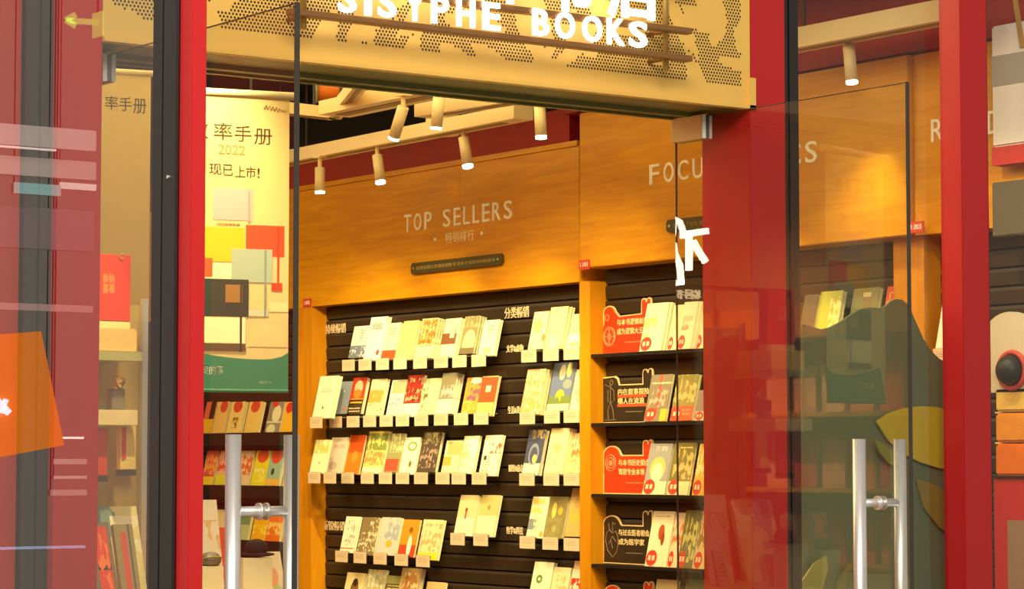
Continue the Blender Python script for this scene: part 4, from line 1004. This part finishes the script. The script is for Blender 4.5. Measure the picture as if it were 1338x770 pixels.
# ================================================================== WINDOW DISPLAY: green hill with leaves
hd = thing('hill_display', 'dark green hill cut-out with yellow leaves standing inside window', 'window display', (6.0, 6.42, 0))
HYp = 6.42
def wp(px, py, Y=HYp): v = onY(px, py, Y); return (v.x, v.z)
def flat(name, pts, c, Y, th=.008, smooth_n=0):
    P = [wp(x, y, Y) for x, y in pts]
    obj(name, MB().prism(P, lambda u, v, t: Vector((u, Y-t, v)), 0, th), plain('card_'+name, c, .5, var=.06, scale=5), hd)
flat('hill_board', [(1046, 424),(1058, 427),(1070, 431),(1082, 428),(1096, 421),(1110, 411),(1122, 404),(1134, 402),(1147, 403),(1155, 400),(1161, 394),(1168, 391),(1176, 392),(1183, 399),(1189, 410),(1195, 424),(1203, 442),(1212, 457),(1224, 469),(1240, 478),(1246, 481),(1246, 860),(1046, 860)], (104, 118, 84), HYp, .012)
flat('leaf_board', [(1143, 551),(1160, 540),(1178, 534),(1200, 531),(1222, 532),(1244, 538),(1246, 614),(1225, 612),(1200, 604),(1180, 594),(1160, 577)], (206, 184, 40), HYp-.02)
flat('leaf_board', [(1140, 574),(1156, 582),(1168, 594),(1175, 612),(1160, 606),(1148, 592)], (126, 140, 50), HYp-.04)
flat('leaf_board', [(1196, 626),(1216, 632),(1236, 644),(1246, 660),(1246, 702),(1226, 690),(1206, 664)], (150, 128, 48), HYp-.02)
flat('leaf_board', [(1030, 800),(1046, 760),(1062, 736),(1078, 726),(1080, 744),(1070, 780),(1060, 810)], (168, 160, 76), HYp-.04)
flat('stem_board', [(1085, 800),(1094, 760),(1106, 735),(1114, 736),(1104, 764),(1098, 800)], (120, 124, 52), HYp-.03)

# ================================================================== RIGHT WINDOW GOODS (beyond the red window post)
GX = 7.08
def gmap(px0, y0, px1, y1, X=GX, d=.05):
    a = onX(px0, y1, X); b = onX(px1, y0, X); return MB().box((X, b.y, onX(1320, y1, X).z), (X+d, a.y, onX(1320, y0, X).z))
tt = thing('tote_bag', 'off-white canvas tote bag with grey band and red foot', 'tote bag', onX(1320, 215, GX), )
obj('bag_body', gmap(1296, 30, 1362, 190, GX, .05), plain('canvas', (236, 232, 228), .8, var=.05), tt, bevel=.008)
obj('grey_band', gmap(1296, 70, 1362, 110, GX-.003, .003), plain('canvas_grey', (168, 164, 158), .8), tt)
obj('red_foot', gmap(1296, 190, 1362, 214, GX-.004, .058), plain('canvas_red', (196, 44, 40), .6), tt)
a = onX(1322, 0, GX-.006); b = onX(1336, 62, GX-.006)
obj('strap', MB().bar(a+Vector((0,0,.1)), b, .008, .02), plain('strap_ochre', (180, 140, 60), .7), tt)
a = onX(1350, 0, GX-.006); obj('strap', MB().bar(a+Vector((0,0,.1)), a-Vector((0,0,.15)), .008, .02), plain('strap_ochre2', (180, 140, 60), .7), tt)
sb = obj('grey_storage_box', gmap(1296, 236, 1362, 308, GX, .08), plain('grey_box', (88, 80, 66), .5, var=.1), bevel=.005); tag(sb, 'dark grey box on the wall below the tote bag', 'box')
wp_ = thing('display_board', 'off-white round-topped board with red ring and black ball', 'display board', onX(1320, 500, GX))
ctr = onX(1324, 442, GX); W2 = .13
pts = [(-W2, -.2)] + [(W2*math.cos(PI-PI*k/16), W2*.75*math.sin(PI-PI*k/16)) for k in range(17)] + [(W2, -.2)]
obj('board', MB().prism(pts, lambda u, v, t: Vector((GX-t, ctr.y-u, ctr.z+v)), 0, .02), plain('offwhite_board', (214, 200, 176), .6), wp_)
c = onX(1322, 484, GX-.03)
obj('red_ring', MB().ring(c, (1,0,0), .066, .010, 30, 8), plain('ring_red', (200, 70, 60), .4), wp_, smooth=True)
obj('black_ball', MB().ball(c-Vector((.01,0,0)), .05, .056, .056), plain('ball_black', (34, 32, 30), .5), wp_, smooth=True)
for i, (y0, y1, c, lb) in enumerate(((506, 538, (244, 196, 100), 'gold foil packet below the black ball'), (540, 578, (240, 150, 50), 'orange packet under the gold foil packet'), (580, 622, (236, 120, 30), 'deep orange packet with pale disc'))):
    pk = thing('snack_packet', lb, 'packet', onX(1320, y1, GX), 'packets stacked beyond the window post')
    obj('packet_body', gmap(1300, y0, 1360, y1, GX-.02, .09), plain('foil', c, .3, var=.25, scale=18, bump=.4), pk, bevel=.008)
    obj('packet_seal', gmap(1300, y0-2, 1360, y0, GX+.01, .02), plain('seal', (250, 220, 150), .4), pk)
rb = thing('shopping_bag', 'tall red paper bag at the bottom beyond the window post', 'bag', onX(1320, 800, GX))
obj('bag_body', gmap(1300, 624, 1352, 830, GX-.02, .1), plain('paper_red', (190, 34, 34), .5), rb, bevel=.004)
obj('bag_panel', gmap(1318, 680, 1352, 830, GX-.024, .003), plain('paper_grey', (150, 120, 100), .5), rb)
sh2 = thing('wall_shelf', 'short dark shelf carrying the stacked foil packets', 'shelf', onX(1320, 623, GX))
obj('shelf_board', gmap(1296, 622, 1366, 624.5, GX-.03, .2), SHELFB, sh2)

# ================================================================== THINGS SEEN AS REFLECTIONS
# lit sign on the left side of the shop, mirrored in the open door leaf
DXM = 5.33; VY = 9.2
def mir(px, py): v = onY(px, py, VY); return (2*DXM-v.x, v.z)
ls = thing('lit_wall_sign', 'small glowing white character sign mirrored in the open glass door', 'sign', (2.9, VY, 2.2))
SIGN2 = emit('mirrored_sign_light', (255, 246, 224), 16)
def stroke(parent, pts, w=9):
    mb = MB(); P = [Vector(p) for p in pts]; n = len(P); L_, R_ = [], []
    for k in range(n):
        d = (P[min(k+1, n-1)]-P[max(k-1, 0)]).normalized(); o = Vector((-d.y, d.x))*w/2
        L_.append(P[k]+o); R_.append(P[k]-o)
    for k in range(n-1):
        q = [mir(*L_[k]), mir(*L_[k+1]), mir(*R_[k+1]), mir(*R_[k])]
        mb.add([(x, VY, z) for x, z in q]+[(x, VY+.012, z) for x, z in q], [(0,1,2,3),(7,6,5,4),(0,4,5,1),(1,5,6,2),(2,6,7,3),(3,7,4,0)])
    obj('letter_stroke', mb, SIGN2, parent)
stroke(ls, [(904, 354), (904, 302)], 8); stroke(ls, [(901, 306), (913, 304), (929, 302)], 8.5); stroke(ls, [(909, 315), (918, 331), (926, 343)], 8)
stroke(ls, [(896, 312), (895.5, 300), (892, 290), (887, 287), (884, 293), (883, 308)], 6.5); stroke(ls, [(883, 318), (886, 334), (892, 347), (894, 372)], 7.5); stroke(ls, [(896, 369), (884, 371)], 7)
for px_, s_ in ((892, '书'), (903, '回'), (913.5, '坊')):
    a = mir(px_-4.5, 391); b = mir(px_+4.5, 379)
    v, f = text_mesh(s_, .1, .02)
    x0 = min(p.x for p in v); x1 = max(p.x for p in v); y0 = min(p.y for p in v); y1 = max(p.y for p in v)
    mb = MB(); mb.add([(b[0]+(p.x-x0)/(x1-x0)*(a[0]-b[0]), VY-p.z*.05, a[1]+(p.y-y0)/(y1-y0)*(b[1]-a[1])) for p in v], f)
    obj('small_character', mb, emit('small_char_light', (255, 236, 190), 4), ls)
obj('support_bar', MB().box((2.42, VY+.012, 2.30), (3.35, VY+.022, 2.32)), BLACKM, ls)
# side bookcase (left wall) that the open door mirrors
lb = thing('side_bookcase', 'orange side bookcase on the opposite shop wall, mirrored in door glass', 'bookcase', (2.6, 9.9, 0))
obj('carcass', MB().box((2.43, 7.9, 0), (2.47, 12.3, 2.2)), WOODV, lb)
obj('top_board', MB().box((2.47, 7.9, 2.06), (2.78, 12.3, 2.2)), plain('orange_board', (236, 130, 40), .5), lb)
for y_ in (7.9, 9.35, 10.8, 12.26): obj('upright', MB().box((2.47, y_, 0), (2.76, y_+.04, 2.06)), WOODV, lb)
for zz in (1.72, 1.38, 1.04, .7): obj('shelf_board', MB().box((2.47, 7.94, zz-.02), (2.76, 12.26, zz)), WOOD, lb)
cols = [(240, 170, 120), (236, 90, 50), (246, 226, 200), (240, 140, 60), (220, 60, 40), (250, 200, 150)]
mats = [plain('side_book_cover', c, .4) for c in cols]
nm = ['peach', 'vermilion', 'ivory', 'orange', 'crimson', 'apricot']
proto = {}
shn = {1.72: 'upper', 1.38: 'middle', 1.04: 'lower'}
for zz in (1.72, 1.38, 1.04):
    y_ = 8.02; k = 0
    while y_ < 12.0:
        i = random.randrange(6)
        lab = f'{nm[i]} book on the {shn[zz]} shelf of the opposite side bookcase'
        if i not in proto:
            b_ = thing('book', lab, 'book', (2.6, y_, zz), 'books on the side bookcase', (0, 0, PI/2))
            obj('cover', MB().box((0, 0, 0), (.15, .0015, .22)).box((0, .02, 0), (.15, .0215, .22)).box((.1485, .0015, 0), (.15, .02, .22)), mats[i], b_, local=True)
            obj('page_block', MB().box((.002, .0015, .002), (.1485, .02, .218)), PAGES, b_, local=True)
            proto[i] = b_
        else:
            b_ = copy_tree(proto[i]); b_.location = (2.6, y_, zz); b_['label'] = lab
        y_ += .19; k += 1
        if 9.14 < y_ < 9.40: y_ = 9.42
        if 10.6 < y_ < 10.85: y_ = 10.87
# mall lights and a shop light box, mirrored in the near pane (X = 2.4)
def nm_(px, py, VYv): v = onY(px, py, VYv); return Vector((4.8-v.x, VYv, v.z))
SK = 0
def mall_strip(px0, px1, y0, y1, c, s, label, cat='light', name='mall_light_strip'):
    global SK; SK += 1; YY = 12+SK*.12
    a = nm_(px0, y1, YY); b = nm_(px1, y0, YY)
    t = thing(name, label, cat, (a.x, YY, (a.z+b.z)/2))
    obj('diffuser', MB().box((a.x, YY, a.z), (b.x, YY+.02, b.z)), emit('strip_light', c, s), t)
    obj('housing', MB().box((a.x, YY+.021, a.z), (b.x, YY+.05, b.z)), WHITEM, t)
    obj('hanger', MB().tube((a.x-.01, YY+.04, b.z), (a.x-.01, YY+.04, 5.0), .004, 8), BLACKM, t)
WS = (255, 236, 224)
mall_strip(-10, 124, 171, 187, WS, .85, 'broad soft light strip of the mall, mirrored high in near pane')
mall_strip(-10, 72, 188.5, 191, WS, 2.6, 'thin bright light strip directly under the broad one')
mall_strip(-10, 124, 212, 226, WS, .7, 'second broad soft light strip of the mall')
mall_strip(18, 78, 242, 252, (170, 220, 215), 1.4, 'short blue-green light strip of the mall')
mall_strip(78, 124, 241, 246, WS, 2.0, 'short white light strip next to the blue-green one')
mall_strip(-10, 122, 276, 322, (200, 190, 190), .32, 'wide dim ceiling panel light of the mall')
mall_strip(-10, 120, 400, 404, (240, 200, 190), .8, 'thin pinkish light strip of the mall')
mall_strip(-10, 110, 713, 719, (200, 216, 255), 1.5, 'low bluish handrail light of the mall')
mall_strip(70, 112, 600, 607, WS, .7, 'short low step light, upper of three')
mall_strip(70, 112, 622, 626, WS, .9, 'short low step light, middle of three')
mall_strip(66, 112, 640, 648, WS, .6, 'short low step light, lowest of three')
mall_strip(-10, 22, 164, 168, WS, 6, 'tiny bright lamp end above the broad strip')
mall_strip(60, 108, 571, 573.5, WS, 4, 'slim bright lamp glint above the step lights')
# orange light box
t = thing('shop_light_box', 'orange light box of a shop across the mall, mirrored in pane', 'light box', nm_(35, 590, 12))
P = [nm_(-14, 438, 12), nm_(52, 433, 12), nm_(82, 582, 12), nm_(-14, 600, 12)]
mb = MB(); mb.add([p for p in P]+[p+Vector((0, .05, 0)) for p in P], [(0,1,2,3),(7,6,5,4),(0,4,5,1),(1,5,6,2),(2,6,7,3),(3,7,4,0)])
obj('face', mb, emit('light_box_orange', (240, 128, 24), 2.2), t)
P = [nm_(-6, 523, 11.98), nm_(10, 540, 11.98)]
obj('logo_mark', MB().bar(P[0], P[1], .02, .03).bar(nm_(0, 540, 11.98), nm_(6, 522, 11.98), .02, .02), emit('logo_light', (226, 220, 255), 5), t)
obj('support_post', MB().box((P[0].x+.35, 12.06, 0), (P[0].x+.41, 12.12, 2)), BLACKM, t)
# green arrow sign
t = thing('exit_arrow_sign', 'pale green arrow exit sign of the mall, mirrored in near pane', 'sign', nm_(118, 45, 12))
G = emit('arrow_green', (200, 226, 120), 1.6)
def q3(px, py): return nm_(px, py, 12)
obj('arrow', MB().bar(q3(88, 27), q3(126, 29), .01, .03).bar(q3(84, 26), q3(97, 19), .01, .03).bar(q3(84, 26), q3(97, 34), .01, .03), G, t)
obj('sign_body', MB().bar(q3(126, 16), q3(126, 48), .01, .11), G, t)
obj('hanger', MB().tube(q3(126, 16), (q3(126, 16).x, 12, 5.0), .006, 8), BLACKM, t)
